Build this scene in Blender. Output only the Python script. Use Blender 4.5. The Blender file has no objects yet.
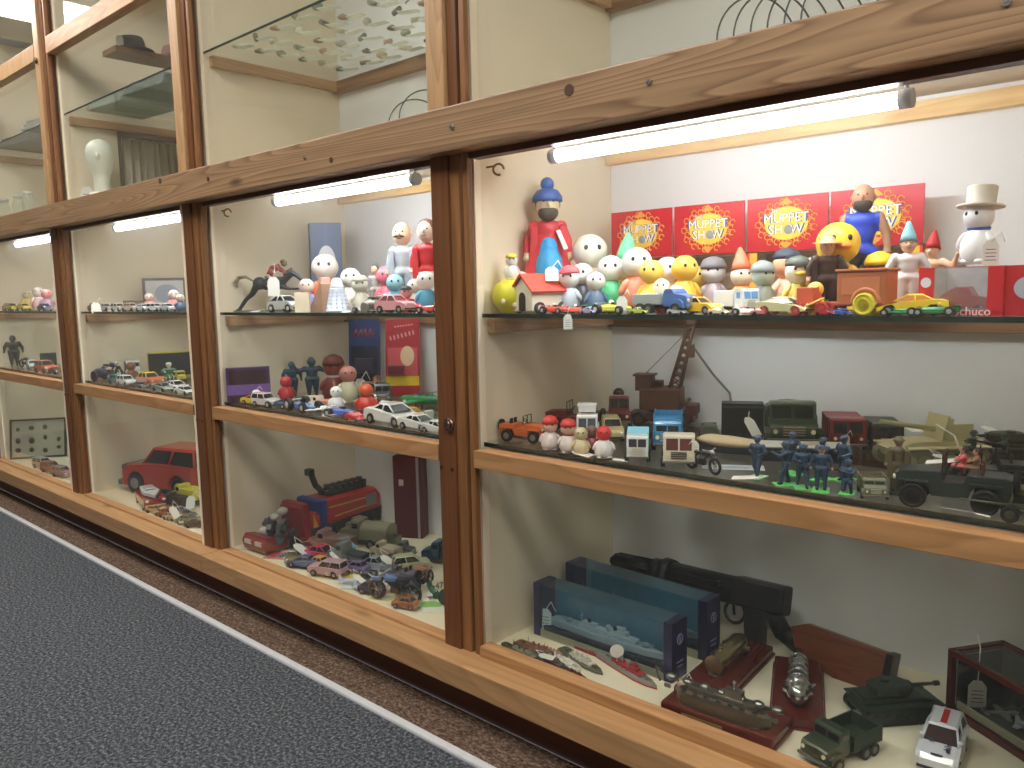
import bpy, bmesh, math, random
from mathutils import Vector, Matrix
random.seed(7)
TUBE, PANEL = 44.0, 26.0
SC = bpy.context.scene
COL = SC.collection
PI = math.pi
R = math.radians

# ------------------------------------------------------------------ materials
def lin(c):
    out = []
    for v in c[:3]:
        v = v / 255.0
        out.append(v / 12.92 if v <= 0.04045 else ((v + 0.055) / 1.055) ** 2.4)
    return (out[0], out[1], out[2], 1.0)

_mats = {}
def M(c, rough=0.45, metal=0.0, coat=0.0, var=0.10, spec=0.5):
    """painted / plastic / metal surface with a little procedural unevenness of its own colour"""
    key = ('m', tuple(c), rough, metal, coat, var)
    if key in _mats: return _mats[key]
    m = bpy.data.materials.new('surface_%d_%d_%d' % tuple(c[:3])); m.use_nodes = True
    nt = m.node_tree; b = nt.nodes['Principled BSDF']
    b.inputs['Roughness'].default_value = rough
    b.inputs['Metallic'].default_value = metal
    b.inputs['Coat Weight'].default_value = coat
    b.inputs['Specular IOR Level'].default_value = spec
    tc = nt.nodes.new('ShaderNodeTexCoord'); n = nt.nodes.new('ShaderNodeTexNoise')
    n.inputs['Scale'].default_value = 60; n.inputs['Detail'].default_value = 3
    nt.links.new(tc.outputs['Object'], n.inputs['Vector'])
    mx = nt.nodes.new('ShaderNodeMix'); mx.data_type = 'RGBA'
    L = lin(c)
    mx.inputs['A'].default_value = (L[0]*(1-var), L[1]*(1-var), L[2]*(1-var), 1)
    mx.inputs['B'].default_value = (min(1, L[0]*(1+var)), min(1, L[1]*(1+var)), min(1, L[2]*(1+var)), 1)
    nt.links.new(n.outputs['Fac'], mx.inputs['Factor'])
    nt.links.new(mx.outputs['Result'], b.inputs['Base Color'])
    _mats[key] = m
    return m

def wood(name, light, dark, axis='x', scale=1.0, knots=True, rough=0.42, contrast=1.0, rings=17.0, stretch=.9):
    key = ('w', name, axis)
    if key in _mats: return _mats[key]
    m = bpy.data.materials.new('pine_' + name); m.use_nodes = True
    nt = m.node_tree; b = nt.nodes['Principled BSDF']; b.inputs['Roughness'].default_value = rough
    N = nt.nodes.new; Lk = nt.links.new
    tc = N('ShaderNodeTexCoord'); mp = N('ShaderNodeMapping')
    sc = {'x': (stretch, 9, 9), 'y': (9, stretch, 9), 'z': (9, 9, stretch)}[axis]
    mp.inputs['Scale'].default_value = [s * scale for s in sc]
    Lk(tc.outputs['Object'], mp.inputs['Vector'])
    n1 = N('ShaderNodeTexNoise'); n1.inputs['Scale'].default_value = 1.1; n1.inputs['Detail'].default_value = 1.5
    Lk(mp.outputs['Vector'], n1.inputs['Vector'])
    # growth rings: the noise height folded into many thin lines
    mul = N('ShaderNodeMath'); mul.operation = 'MULTIPLY'; mul.inputs[1].default_value = rings
    Lk(n1.outputs['Fac'], mul.inputs[0])
    fr = N('ShaderNodeMath'); fr.operation = 'FRACT'; Lk(mul.outputs[0], fr.inputs[0])
    rp = N('ShaderNodeValToRGB'); e = rp.color_ramp.elements
    e[0].position = 0.0; e[0].color = lin(light); e[1].position = 1.0; e[1].color = lin(light)
    e2 = e.new(0.62); e2.color = tuple((a*(1-.45*contrast) + d*.45*contrast) for a, d in zip(lin(light), lin(dark)))
    e3 = e.new(0.86); e3.color = tuple((a*(1-contrast*.9) + d*contrast*.9) for a, d in zip(lin(light), lin(dark)))
    Lk(fr.outputs[0], rp.inputs['Fac'])
    n2 = N('ShaderNodeTexNoise'); n2.inputs['Scale'].default_value = 14; n2.inputs['Detail'].default_value = 4
    mp2 = N('ShaderNodeMapping'); mp2.inputs['Scale'].default_value = {'x': (.35, 6, 6), 'y': (6, .35, 6), 'z': (6, 6, .35)}[axis]
    Lk(tc.outputs['Object'], mp2.inputs['Vector']); Lk(mp2.outputs['Vector'], n2.inputs['Vector'])
    mx = N('ShaderNodeMix'); mx.data_type = 'RGBA'; mx.blend_type = 'OVERLAY'; mx.inputs['Factor'].default_value = 0.35
    Lk(rp.outputs['Color'], mx.inputs['A']); Lk(n2.outputs['Fac'], mx.inputs['B'])
    last = mx.outputs['Result']
    if knots:
        v = N('ShaderNodeTexVoronoi'); v.inputs['Scale'].default_value = 1.0
        mp3 = N('ShaderNodeMapping'); mp3.inputs['Scale'].default_value = {'x': (2.6, 8, 8), 'y': (8, 2.6, 8), 'z': (8, 8, 2.6)}[axis]
        Lk(tc.outputs['Object'], mp3.inputs['Vector']); Lk(mp3.outputs['Vector'], v.inputs['Vector'])
        r3 = N('ShaderNodeValToRGB'); q = r3.color_ramp.elements
        q[0].position = 0.05; q[0].color = (1, 1, 1, 1); q[1].position = 0.12; q[1].color = (0, 0, 0, 1)
        Lk(v.outputs['Distance'], r3.inputs['Fac'])
        mk = N('ShaderNodeMix'); mk.data_type = 'RGBA'; Lk(r3.outputs['Color'], mk.inputs['Factor'])
        Lk(last, mk.inputs['A']); mk.inputs['B'].default_value = tuple(c*.45 for c in lin(dark)[:3]) + (1,)
        last = mk.outputs['Result']
    Lk(last, b.inputs['Base Color'])
    _mats[key] = m
    return m

def glass(name, tint=(1, 1, 1), gloss=1.0, haze=0.0):
    """thin pane: passes light and shadow rays, mirrors the room by Fresnel; haze = whitish veil, mixed in as uneven diffuse white"""
    key = ('g', name)
    if key in _mats: return _mats[key]
    m = bpy.data.materials.new('glass_' + name); m.use_nodes = True
    nt = m.node_tree; nt.nodes.clear(); N = nt.nodes.new; Lk = nt.links.new
    out = N('ShaderNodeOutputMaterial'); t = N('ShaderNodeBsdfTransparent'); t.inputs['Color'].default_value = (*tint, 1)
    g = N('ShaderNodeBsdfGlossy'); g.inputs['Roughness'].default_value = 0.03
    fr = N('ShaderNodeFresnel'); ge = N('ShaderNodeNewGeometry'); ir = N('ShaderNodeMapRange')
    ir.inputs['To Min'].default_value = 1.4; ir.inputs['To Max'].default_value = 1/1.4      # same mirror strength on both faces of the sheet
    Lk(ge.outputs['Backfacing'], ir.inputs['Value']); Lk(ir.outputs['Result'], fr.inputs['IOR'])
    mt = N('ShaderNodeMath'); mt.operation = 'MULTIPLY'; mt.inputs[1].default_value = gloss; Lk(fr.outputs[0], mt.inputs[0])
    mx = N('ShaderNodeMixShader'); Lk(mt.outputs[0], mx.inputs[0]); Lk(t.outputs[0], mx.inputs[1]); Lk(g.outputs[0], mx.inputs[2])
    last = mx
    if haze > 0:
        d = N('ShaderNodeBsdfDiffuse'); d.inputs['Color'].default_value = (.9, .9, .9, 1)
        tr = N('ShaderNodeBsdfTranslucent'); tr.inputs['Color'].default_value = (.9, .9, .9, 1)
        ad = N('ShaderNodeMixShader'); ad.inputs[0].default_value = .5; Lk(d.outputs[0], ad.inputs[1]); Lk(tr.outputs[0], ad.inputs[2])
        tc = N('ShaderNodeTexCoord'); nz = N('ShaderNodeTexNoise'); nz.inputs['Scale'].default_value = 7; Lk(tc.outputs['Object'], nz.inputs['Vector'])
        mh = N('ShaderNodeMath'); mh.operation = 'MULTIPLY'; mh.inputs[1].default_value = haze * 2; Lk(nz.outputs['Fac'], mh.inputs[0])
        m2 = N('ShaderNodeMixShader'); Lk(mh.outputs[0], m2.inputs[0]); Lk(mx.outputs[0], m2.inputs[1]); Lk(ad.outputs[0], m2.inputs[2]); last = m2
    Lk(last.outputs[0], out.inputs[0])
    _mats[key] = m
    return m

def emit(c, s):
    key = ('e', tuple(c), s)
    if key in _mats: return _mats[key]
    m = bpy.data.materials.new('light_emitting'); m.use_nodes = True
    nt = m.node_tree; nt.nodes.clear()
    out = nt.nodes.new('ShaderNodeOutputMaterial'); e = nt.nodes.new('ShaderNodeEmission')
    e.inputs['Color'].default_value = (*c, 1); e.inputs['Strength'].default_value = s
    nt.links.new(e.outputs[0], out.inputs[0]); _mats[key] = m
    return m

def speckle(name, c1, c2, scale, rough=0.95, c3=None, bump=0.4, stretch=(1, 1, 1)):
    m = bpy.data.materials.new(name); m.use_nodes = True
    nt = m.node_tree; b = nt.nodes['Principled BSDF']; b.inputs['Roughness'].default_value = rough
    b.inputs['Specular IOR Level'].default_value = 0.15
    N = nt.nodes.new; Lk = nt.links.new
    tc = N('ShaderNodeTexCoord'); mp = N('ShaderNodeMapping'); mp.inputs['Scale'].default_value = stretch
    Lk(tc.outputs['Object'], mp.inputs['Vector'])
    n = N('ShaderNodeTexNoise'); n.inputs['Scale'].default_value = scale; n.inputs['Detail'].default_value = 6; n.inputs['Roughness'].default_value = .75
    Lk(mp.outputs['Vector'], n.inputs['Vector'])
    rp = N('ShaderNodeValToRGB'); e = rp.color_ramp.elements
    e[0].position = 0.36; e[0].color = lin(c1); e[1].position = 0.64; e[1].color = lin(c2)
    if c3: q = e.new(0.5); q.color = lin(c3)
    Lk(n.outputs['Fac'], rp.inputs['Fac']); Lk(rp.outputs['Color'], b.inputs['Base Color'])
    bp = N('ShaderNodeBump'); bp.inputs['Strength'].default_value = bump; bp.inputs['Distance'].default_value = .004
    Lk(n.outputs['Fac'], bp.inputs['Height']); Lk(bp.outputs['Normal'], b.inputs['Normal'])
    return m

def paint(name, c, c2, scale=2.2):
    m = bpy.data.materials.new('wall_paint_' + name); m.use_nodes = True
    nt = m.node_tree; b = nt.nodes['Principled BSDF']; b.inputs['Roughness'].default_value = 0.7
    N = nt.nodes.new; Lk = nt.links.new
    tc = N('ShaderNodeTexCoord'); n = N('ShaderNodeTexNoise'); n.inputs['Scale'].default_value = scale; n.inputs['Detail'].default_value = 3
    Lk(tc.outputs['Object'], n.inputs['Vector'])
    mx = N('ShaderNodeMix'); mx.data_type = 'RGBA'; mx.inputs['A'].default_value = lin(c); mx.inputs['B'].default_value = lin(c2)
    Lk(n.outputs['Fac'], mx.inputs['Factor']); Lk(mx.outputs['Result'], b.inputs['Base Color'])
    return m

# ------------------------------------------------------------------ mesh builder
class MB:
    """collects shapes; build() links them as ONE mesh object"""
    def __init__(s): s.bm = bmesh.new(); s.mi = 0
    def _t(s, vs, rot, c):
        if rot is not None:
            mt = rot if isinstance(rot, Matrix) else (Matrix.Rotation(rot[2], 4, 'Z') @ Matrix.Rotation(rot[1], 4, 'Y') @ Matrix.Rotation(rot[0], 4, 'X'))
            for v in vs: v.co = mt @ v.co
        c = Vector(c)
        for v in vs: v.co += c
    def _fm(s, vs):
        fs = set()
        for v in vs:
            for f in v.link_faces: fs.add(f)
        for f in fs: f.material_index = s.mi
    def box(s, c, d, rot=None, bev=0.0):
        r = bmesh.ops.create_cube(s.bm, size=1.0); vs = r['verts']
        for v in vs: v.co = Vector((v.co.x*d[0], v.co.y*d[1], v.co.z*d[2]))
        if bev > 0:
            es = list({e for v in vs for e in v.link_edges})
            rb = bmesh.ops.bevel(s.bm, geom=es, offset=bev, segments=2, profile=0.6, affect='EDGES')
            vs = list({v for f in rb['faces'] for v in f.verts} | {v for v in vs if v.is_valid})
        s._t(vs, rot, c); s._fm(vs); return s
    def ball(s, c, r, rot=None, seg=14, rings=9):
        q = bmesh.ops.create_uvsphere(s.bm, u_segments=seg, v_segments=rings, radius=1.0); vs = q['verts']
        if not hasattr(r, '__len__'): r = (r, r, r)
        for v in vs: v.co = Vector((v.co.x*r[0], v.co.y*r[1], v.co.z*r[2]))
        s._t(vs, rot, c); s._fm(vs)
        for v in vs:
            for f in v.link_faces: f.smooth = True
        return s
    def cyl(s, a, b, r1, r2=None, seg=14, caps=True):
        a = Vector(a); b = Vector(b); r2 = r1 if r2 is None else r2
        d = b - a; L = d.length
        if L < 1e-7: return s
        q = bmesh.ops.create_cone(s.bm, cap_ends=caps, segments=seg, radius1=max(r1, 1e-5), radius2=max(r2, 1e-5), depth=L); vs = q['verts']
        mt = Vector((0, 0, 1)).rotation_difference(d).to_matrix().to_4x4()
        for v in vs: v.co = mt @ v.co
        for v in vs: v.co += (a + b) / 2
        s._fm(vs)
        fs = {f for v in vs for f in v.link_faces}
        for f in fs: f.smooth = len(f.verts) == 4
        return s
    def tube(s, pts, r, seg=8, taper=None):
        for i in range(len(pts) - 1):
            ra = r if taper is None else r * taper[i]; rb = r if taper is None else r * taper[i + 1]
            s.cyl(pts[i], pts[i + 1], ra, rb, seg)
            if i: s.ball(pts[i], ra * 1.0, seg=seg, rings=5)
        return s
    def lathe(s, prof, c=(0, 0, 0), seg=18, rot=None, sc=(1, 1, 1)):
        bm = s.bm; rings = []; allv = []
        for r, z in prof:
            ring = [bm.verts.new((r*math.cos(2*PI*i/seg)*sc[0], r*math.sin(2*PI*i/seg)*sc[1], z*sc[2])) for i in range(seg)]
            rings.append(ring); allv += ring
        for k in range(len(rings) - 1):
            for i in range(seg):
                f = bm.faces.new((rings[k][i], rings[k][(i+1) % seg], rings[k+1][(i+1) % seg], rings[k+1][i])); f.smooth = True
        bm.faces.new(list(reversed(rings[0]))); bm.faces.new(rings[-1])
        s._t(allv, rot, c); s._fm(allv); return s
    def prism(s, poly, w, c=(0, 0, 0), rot=None, edge=0.0, shrink=0.94, plane='xz'):
        """outline poly in the xz plane, given a width w along y, edges rounded by an inset slice"""
        bm = s.bm; cx = sum(p[0] for p in poly)/len(poly); cz = sum(p[1] for p in poly)/len(poly)
        sl = [(-w/2, shrink), (-w/2 + edge, 1), (w/2 - edge, 1), (w/2, shrink)] if edge > 0 else [(-w/2, 1), (w/2, 1)]
        rings = []; allv = []
        for y, k in sl:
            ring = []
            for x, z in poly:
                X = cx + (x-cx)*k; Z = cz + (z-cz)*k
                ring.append(bm.verts.new((X, y, Z) if plane == 'xz' else (X, Z, y)))
            rings.append(ring); allv += ring
        n = len(poly); fs = []
        for k in range(len(rings) - 1):
            for i in range(n): fs.append(bm.faces.new((rings[k][i], rings[k][(i+1) % n], rings[k+1][(i+1) % n], rings[k+1][i])))
        fs.append(bm.faces.new(rings[0])); fs.append(bm.faces.new(list(reversed(rings[-1]))))
        for f in fs: f.material_index = s.mi
        bmesh.ops.recalc_face_normals(bm, faces=fs)
        s._t(allv, rot, c); return s
    def frustum(s, b, t, z0, z1, c=(0, 0, 0), rot=None):
        """b, t: (x0, x1, halfwidth) at bottom and top"""
        bm = s.bm; vs = []
        for (x0, x1, h), z in ((b, z0), (t, z1)):
            vs += [bm.verts.new(p) for p in ((x0, -h, z), (x1, -h, z), (x1, h, z), (x0, h, z))]
        F = [(3, 2, 1, 0), (4, 5, 6, 7), (0, 1, 5, 4), (1, 2, 6, 5), (2, 3, 7, 6), (3, 0, 4, 7)]
        fs = [bm.faces.new([vs[i] for i in f]) for f in F]
        for f in fs: f.material_index = s.mi
        s._t(vs, rot, c); return s
    def torus(s, c, R_, r, rot=None, seg=16, sg=6, arc=1.0):
        bm = s.bm; rings = []; allv = []; n = seg if arc >= 1 else seg + 1
        for i in range(n):
            a = 2*PI*arc*i/seg
            ring = [bm.verts.new(((R_ + r*math.cos(2*PI*j/sg))*math.cos(a), (R_ + r*math.cos(2*PI*j/sg))*math.sin(a), r*math.sin(2*PI*j/sg))) for j in range(sg)]
            rings.append(ring); allv += ring
        m = n if arc >= 1 else n - 1
        for i in range(m):
            for j in range(sg):
                f = bm.faces.new((rings[i][j], rings[(i+1) % n][j], rings[(i+1) % n][(j+1) % sg], rings[i][(j+1) % sg])); f.smooth = True; f.material_index = s.mi
        s._t(allv, rot, c); return s
    def text(s, body, size, c, rot=None, ext=0.0015, align='CENTER'):
        cu = bpy.data.curves.new('t', 'FONT'); cu.body = body; cu.size = size; cu.extrude = ext; cu.align_x = align; cu.align_y = 'CENTER'; cu.resolution_u = 2
        o = bpy.data.objects.new('t', cu); COL.objects.link(o)
        dg = bpy.context.evaluated_depsgraph_get(); me = bpy.data.meshes.new_from_object(o.evaluated_get(dg))
        bpy.data.objects.remove(o); n0 = len(s.bm.verts)
        s.bm.from_mesh(me); s.bm.verts.ensure_lookup_table(); vs = s.bm.verts[n0:]
        s._t(vs, rot, c); s._fm(vs); bpy.data.meshes.remove(me); return s
    def build(s, name, mats, parent=None, label=None):
        if name in EACH: return s.build_each(EACH[name], mats, parent, label)
        me = bpy.data.meshes.new(name); s.bm.to_mesh(me); s.bm.free()
        o = bpy.data.objects.new(name, me); COL.objects.link(o)
        for m in (mats if isinstance(mats, (list, tuple)) else [mats]): me.materials.append(m)
        if parent is not None: o.parent = parent
        if label: o['label'] = label
        return o

def _each(s, name, mats, parent, label):
    """one object per separate piece (pieces whose boxes touch count as one)"""
    bm = s.bm; bm.verts.index_update(); bm.faces.index_update(); bm.verts.ensure_lookup_table(); seen = set(); isl = []
    for v in bm.verts:
        if v.index in seen: continue
        st = [v]; seen.add(v.index); g = []
        while st:
            a = st.pop(); g.append(a)
            for e in a.link_edges:
                b = e.other_vert(a)
                if b.index not in seen: seen.add(b.index); st.append(b)
        lo = [min(q.co[k] for q in g) for k in range(3)]; hi = [max(q.co[k] for q in g) for k in range(3)]
        isl.append([g, lo, hi])
    ch = True
    while ch:
        ch = False
        for i in range(len(isl)):
            for j in range(i+1, len(isl)):
                a, b = isl[i], isl[j]
                if all(a[1][k] <= b[2][k]+1e-6 and b[1][k] <= a[2][k]+1e-6 for k in range(3)):
                    a[0] += b[0]; a[1] = [min(a[1][k], b[1][k]) for k in range(3)]; a[2] = [max(a[2][k], b[2][k]) for k in range(3)]
                    del isl[j]; ch = True; break
            if ch: break
    out = None
    for g, lo, hi in isl:
        ids = {v.index: n for n, v in enumerate(g)}; n = MB()
        vs = [n.bm.verts.new(v.co) for v in g]; fs = {f for v in g for f in v.link_faces}
        for f in sorted(fs, key=lambda f: f.index):
            q = n.bm.faces.new([vs[ids[v.index]] for v in f.verts]); q.smooth = f.smooth; q.material_index = f.material_index
        out = n.build(name, mats, parent, label)
    bm.free()
    return out
MB.build_each = _each
EACH = dict(headlights='headlight', yellow_pillars='yellow_pillar', red_edges='red_edge', arms='arm', eyes='eye', funnels='funnel', masts='mast', gun_turrets='gun_turret',
            skids='skid', seats='seat', mudguards='mudguard', wing_mirrors='wing_mirror', windows='window', pale_spots='pale_spot', packed_pieces='packed_piece', wings='wing', wheels_='wheel', hats='hat', fenders='fender', rings='ring', bands='band', trouser_legs='trouser_leg', sleeves='sleeve')

def struct(o): o['kind'] = 'structure'; return o
def root(name, label, cat, loc, h=0.0, group=None, s=1.0, tilt=None):
    assert len(label.split()) <= 16, label
    o = bpy.data.objects.new(name, None); COL.objects.link(o); o.empty_display_size = .02
    o.location = loc; o.rotation_euler = (0, 0, R(h)) if tilt is None else (R(tilt[0]), R(tilt[1]), R(h))
    o.scale = (s, s, s) if not hasattr(s, '__len__') else s
    o['label'] = label; o['category'] = cat
    if group: o['group'] = group
    return o
def tag(o, label, cat, group=None):
    o['label'] = label; o['category'] = cat
    if group: o['group'] = group
    return o

# ------------------------------------------------------------------ camera (recovered from the photograph's perspective)
F_PX = 799.33; CAM = Vector((1.0666, -1.0415, 0.0307)); YAW, PITCH, ROLL = R(42.2484), R(-6.6712), R(-1.1955)
fwd = Vector((-math.sin(YAW)*math.cos(PITCH), math.cos(YAW)*math.cos(PITCH), math.sin(PITCH)))
rt = Vector((math.cos(YAW), math.sin(YAW), 0)); up = rt.cross(fwd)
rt2 = rt*math.cos(ROLL) + up*math.sin(ROLL); up2 = -rt*math.sin(ROLL) + up*math.cos(ROLL)
cam = bpy.data.cameras.new('camera'); co = bpy.data.objects.new('camera', cam); COL.objects.link(co)
cam.sensor_width = 36; cam.lens = F_PX * 36 / 1024; cam.clip_start = .02
mt = Matrix((rt2, up2, -fwd)).transposed().to_4x4(); mt.translation = CAM; co.matrix_world = mt
SC.camera = co

# sight lines: turn a measured image point into a place on a real surface
def ray(px, py): return fwd + rt2*((px-512)/F_PX) + up2*((384-py)/F_PX)
def on_z(px, py, z):
    d = ray(px, py); t = (z - CAM.z)/d.z; return CAM + d*t
def on_y(px, py, y):
    d = ray(px, py); t = (y - CAM.y)/d.y; return CAM + d*t
def col_at(px, y, z):
    """the point at depth y and height z whose image lies in column px"""
    lo, hi = -6.0, 1.05
    for _ in range(50):
        m_ = (lo+hi)/2; d = Vector((m_, y, z)) - CAM; w = d.dot(fwd)
        X = 512 + F_PX*d.dot(rt2)/w if w > 0.05 else 9e9
        if X < px: lo = m_
        else: hi = m_
    return Vector((lo, y, z))
def upx(p): return (Vector(p) - CAM).dot(fwd)/F_PX      # world size of one pixel there

# ------------------------------------------------------------------ levels of the cabinet
Z_FLOOR, Z_BASE0, Z_BASE1, Z_DOOR0 = -0.80, -0.7208, -0.672, -0.6896
Z_BOT, Z_MID, Z_TOP, Z_CEIL = -0.674, -0.259, -0.012, 0.345
Z_UP, Z_UPSH, Z_ROOF = 0.357, 0.672, 1.18
DEP = 0.479
W_HEAD = wood('header', (152, 122, 90), (96, 66, 42), 'x', 1.0, True, contrast=.8, rings=44.0, stretch=.42)
W_BASE = wood('base_beam', (172, 134, 92), (140, 98, 60), 'x', .8, True, contrast=.5)
W_RAIL = wood('rail', (172, 130, 88), (136, 94, 56), 'x', .9, False, contrast=.6)
W_POST = wood('post', (106, 66, 38), (78, 45, 25), 'z', .8, False, contrast=.5)
W_POST2 = wood('post_strip', (134, 92, 56), (98, 62, 36), 'z', .8, False, contrast=.5)
W_UPOST = wood('upper_post', (172, 136, 96), (134, 98, 64), 'z', 1.3, False, contrast=.6)
W_DARK = wood('dark_rail', (84, 48, 30), (60, 32, 20), 'x', 1, False, contrast=.4)
W_BATT = wood('batten', (150, 116, 84), (110, 76, 50), 'x', 1, True, contrast=.6)
W_BATY = wood('batten_side', (188, 152, 116), (140, 100, 66), 'y', 1, True, contrast=.6)
W_KICK = wood('plinth', (92, 50, 32), (66, 34, 22), 'x', 1, False, contrast=.4)
P_SIDE = paint('cream', (238, 226, 204), (228, 215, 190))
P_BACK = paint('white', (234, 234, 234), (224, 224, 226))
P_CEIL = paint('ceiling', (222, 212, 192), (214, 204, 184))
P_BOT = paint('display_floor', (240, 232, 206), (232, 222, 194))

BAYS = [-3, -2, -1, 0]   # left edge of each bay; every bay is 1 wide
XL, XR = -3.0, 1.0
# back panel, divider panels, floor and ceiling boards of the case
for i, b in enumerate(BAYS):
    struct(MB().box((b+.47, DEP+.006, .22), (.94, .012, 1.84)).build('wall_back', P_BACK))
for b in BAYS + [1]:
    struct(MB().box((b-.03, .2595, .22), (.06, .439, 1.84), bev=.001).build('wall_divider', P_SIDE))
struct(MB().box((-1, .26, Z_BOT-.01), (4.0, .44, .02)).build('trim_display_floor', P_BOT))
struct(MB().box((-1, .26, .3505), (4.0, .44, .011)).build('trim_case_ceiling', P_CEIL))
struct(MB().box((-1, .26, Z_ROOF), (4.0, .44, .02)).build('trim_case_roof', P_CEIL))
# header beam, base beam, plinth
struct(MB().box((-1.0, .0, .3186), (4.2, .06, .077), bev=.003).build('trim_header_beam', W_HEAD))
o = MB()
o.box((-2.1-.002, -.009, (Z_BASE0+Z_BASE1)/2), (2.2, .082, Z_BASE1-Z_BASE0), bev=.003)
struct(o.build('trim_base_beam', W_BASE))
struct(MB().box((.1, -.009, (Z_BASE0+Z_BASE1)/2), (2.2, .082, Z_BASE1-Z_BASE0), bev=.003).build('trim_base_beam', W_BASE))
struct(MB().box((-1, .012, (Z_FLOOR+Z_BASE0)/2), (4.2, .02, Z_BASE0-Z_FLOOR)).build('trim_plinth', W_KICK))
# screw heads and bored knots in the header
for px, py, r in ((452, 127, .0045), (649, 82, .0045), (1007, 2, .0045), (305, 158, .0035)):
    p = on_y(px, py, -.0305)
    struct(MB().cyl((p.x, -.0330, p.z), (p.x, -.029, p.z), r, seg=12).box((p.x, -.0334, p.z), (r*1.4, .0008, r*.3)).build('trim_screw', M((150, 145, 140), .35, .9)))
for px, py, r in ((569, 90, .009), (331, 160, .006), (208, 179, .006), (160, 181, .008)):
    p = on_y(px, py, -.0305)
    struct(MB().cyl((p.x, -.0312, p.z), (p.x, -.028, p.z), r, seg=14).build('trim_knot', M((70, 42, 26), .5)))
for px, py, r in ((158, 491+0, .0), ):
    pass
GL = glass('door', (.97, .98, .97), 1.0, .012)
GLS = glass('shelf', (.96, .98, .97), .55, .010)
GEDGE = M((22, 44, 40), .15, 0, .5)
# ---- lower doors
for i, b in enumerate(BAYS):
    D = struct(bpy.data.objects.new('door_%d' % (i+1), None)); COL.objects.link(D); D.location = (b, 0, 0)
    x0, x1 = .003, .925; zt = .2925
    MB().box((x1+.022, .017, (Z_DOOR0+zt)/2+.001), (.046, .034, zt-Z_DOOR0-.002), bev=.002).build('stile', W_POST, D)
    MB().box((.982, .020, (Z_DOOR0+zt)/2), (.026, .03, zt-Z_DOOR0-.002), bev=.002).build('stile', W_POST2, D)  # this board's lit look is put into its lighter wood
    MB().box((.0095, .013, (Z_DOOR0+zt)/2), (.013, .012, zt-Z_DOOR0-.002), bev=.0015).build('stile', W_POST2, D)
    if i in (0, 1): MB().box((.9175, .012, (Z_DOOR0+zt)/2), (.011, .024, zt-Z_DOOR0-.004)).build('edge_strip', M((232, 214, 188), .5), D)
    MB().box((.47, .017, (-.2657-.2991)/2), (.902, .034, .0334), bev=.0015).build('rail', W_RAIL, D)
    hb = .030 if i == 3 else .016
    MB().box((.47, .018, Z_DOOR0+.008+hb/2), (.902, .03, hb), bev=.002).build('rail', W_RAIL, D)
    MB().box((.47, .022, .281), (.902, .024, .024), bev=.001).build('rail', W_DARK, D)
    MB().box((.47, .0415, -.2), (.905, .004, .95)).build('glass_pane', GL, D)
    for z in (-.31, ):
        for dx in (.93, .96):
            MB().cyl((dx, .001, z), (dx, -.0015, z), .004, seg=10).build('screw', M((70, 50, 38), .4, .6), D)
struct(MB().cyl((-.043, .002, -.222), (-.043, -.006, -.222), .0125, seg=18).cyl((-.043, -.006, -.222), (-.043, -.010, -.222), .008, seg=18).box((-.043, -.0105, -.222), (.0015, .001, .009)).build('trim_door_lock', M((150, 130, 120), .22, .95)))
# ---- upper doors
for i, b in enumerate(BAYS):
    D = struct(bpy.data.objects.new('door_%d' % (i+5), None)); COL.objects.link(D); D.location = (b, 0, 0)
    z0, z1 = .3575, 1.19; zc = (z0+z1)/2; h = z1-z0
    MB().box((.949, .013, zc), (.046, .034, h), bev=.002).build('stile', W_UPOST, D)
    MB().box((.985, .020, zc), (.024, .03, h), bev=.002).build('stile', W_POST, D)
    MB().box((.0095, .013, zc), (.013, .012, h), bev=.0015).build('stile', W_POST2, D)
    if i in (0, 1): MB().box((.9175, .02, zc), (.013, .024, h)).build('edge_strip', M((232, 214, 188), .5), D)
    if i in (0, 1): MB().box((.466, .017, .885), (.884, .034, .055), bev=.002).build('rail', W_UPOST if i == 0 else W_RAIL, D)
    MB().box((.47, .0415, zc), (.905, .004, h)).build('glass_pane', GL, D)
    if i == 0:
        MB().cyl((.945, .0, .85), (.945, -.012, .85), .010, seg=14).build('lock', M((120, 90, 60), .3, .9), D)

# ---- glass shelves with their battens
def shelf(b, z, th, name_bits, batt=True, y0=.0515):
    s = struct(bpy.data.objects.new('trim_glass_shelf', None)); COL.objects.link(s); s.location = (b, 0, z)
    MB().box((.47, (y0+DEP-.002)/2, -th/2), (.936, DEP-.002-y0, th)).build('glass_sheet', GLS, s)
    MB().box((.47, y0-.0006, -th/2), (.936, .0012, th)).build('polished_edge', GEDGE, s)
    if batt:
        MB().box((.47, DEP-.011, -th-.0175-.001), (.936, .02, .035), bev=.001).build('back_batten', W_BATT, s)
        MB().box((.0101, .265, -th-.0155-.001), (.018, .40, .028), bev=.001).build('side_batten', W_BATY, s)
        MB().box((.9299, .265, -th-.0155-.001), (.018, .40, .028), bev=.001).build('side_batten', W_BATY, s)
for b in BAYS:
    shelf(b, Z_TOP, .0075, 'upper'); shelf(b, Z_MID, .0085, 'middle', True, .0475)
for b in BAYS:
    shelf(b, Z_UPSH, .006, 'top', True, .05)
struct(MB().box((-1.60, .262, .800), (.10, .415, .016)).box((-1.60, .262, .9), (.012, .02, .19)).build('trim_upper_shelf', W_BATT))

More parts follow.
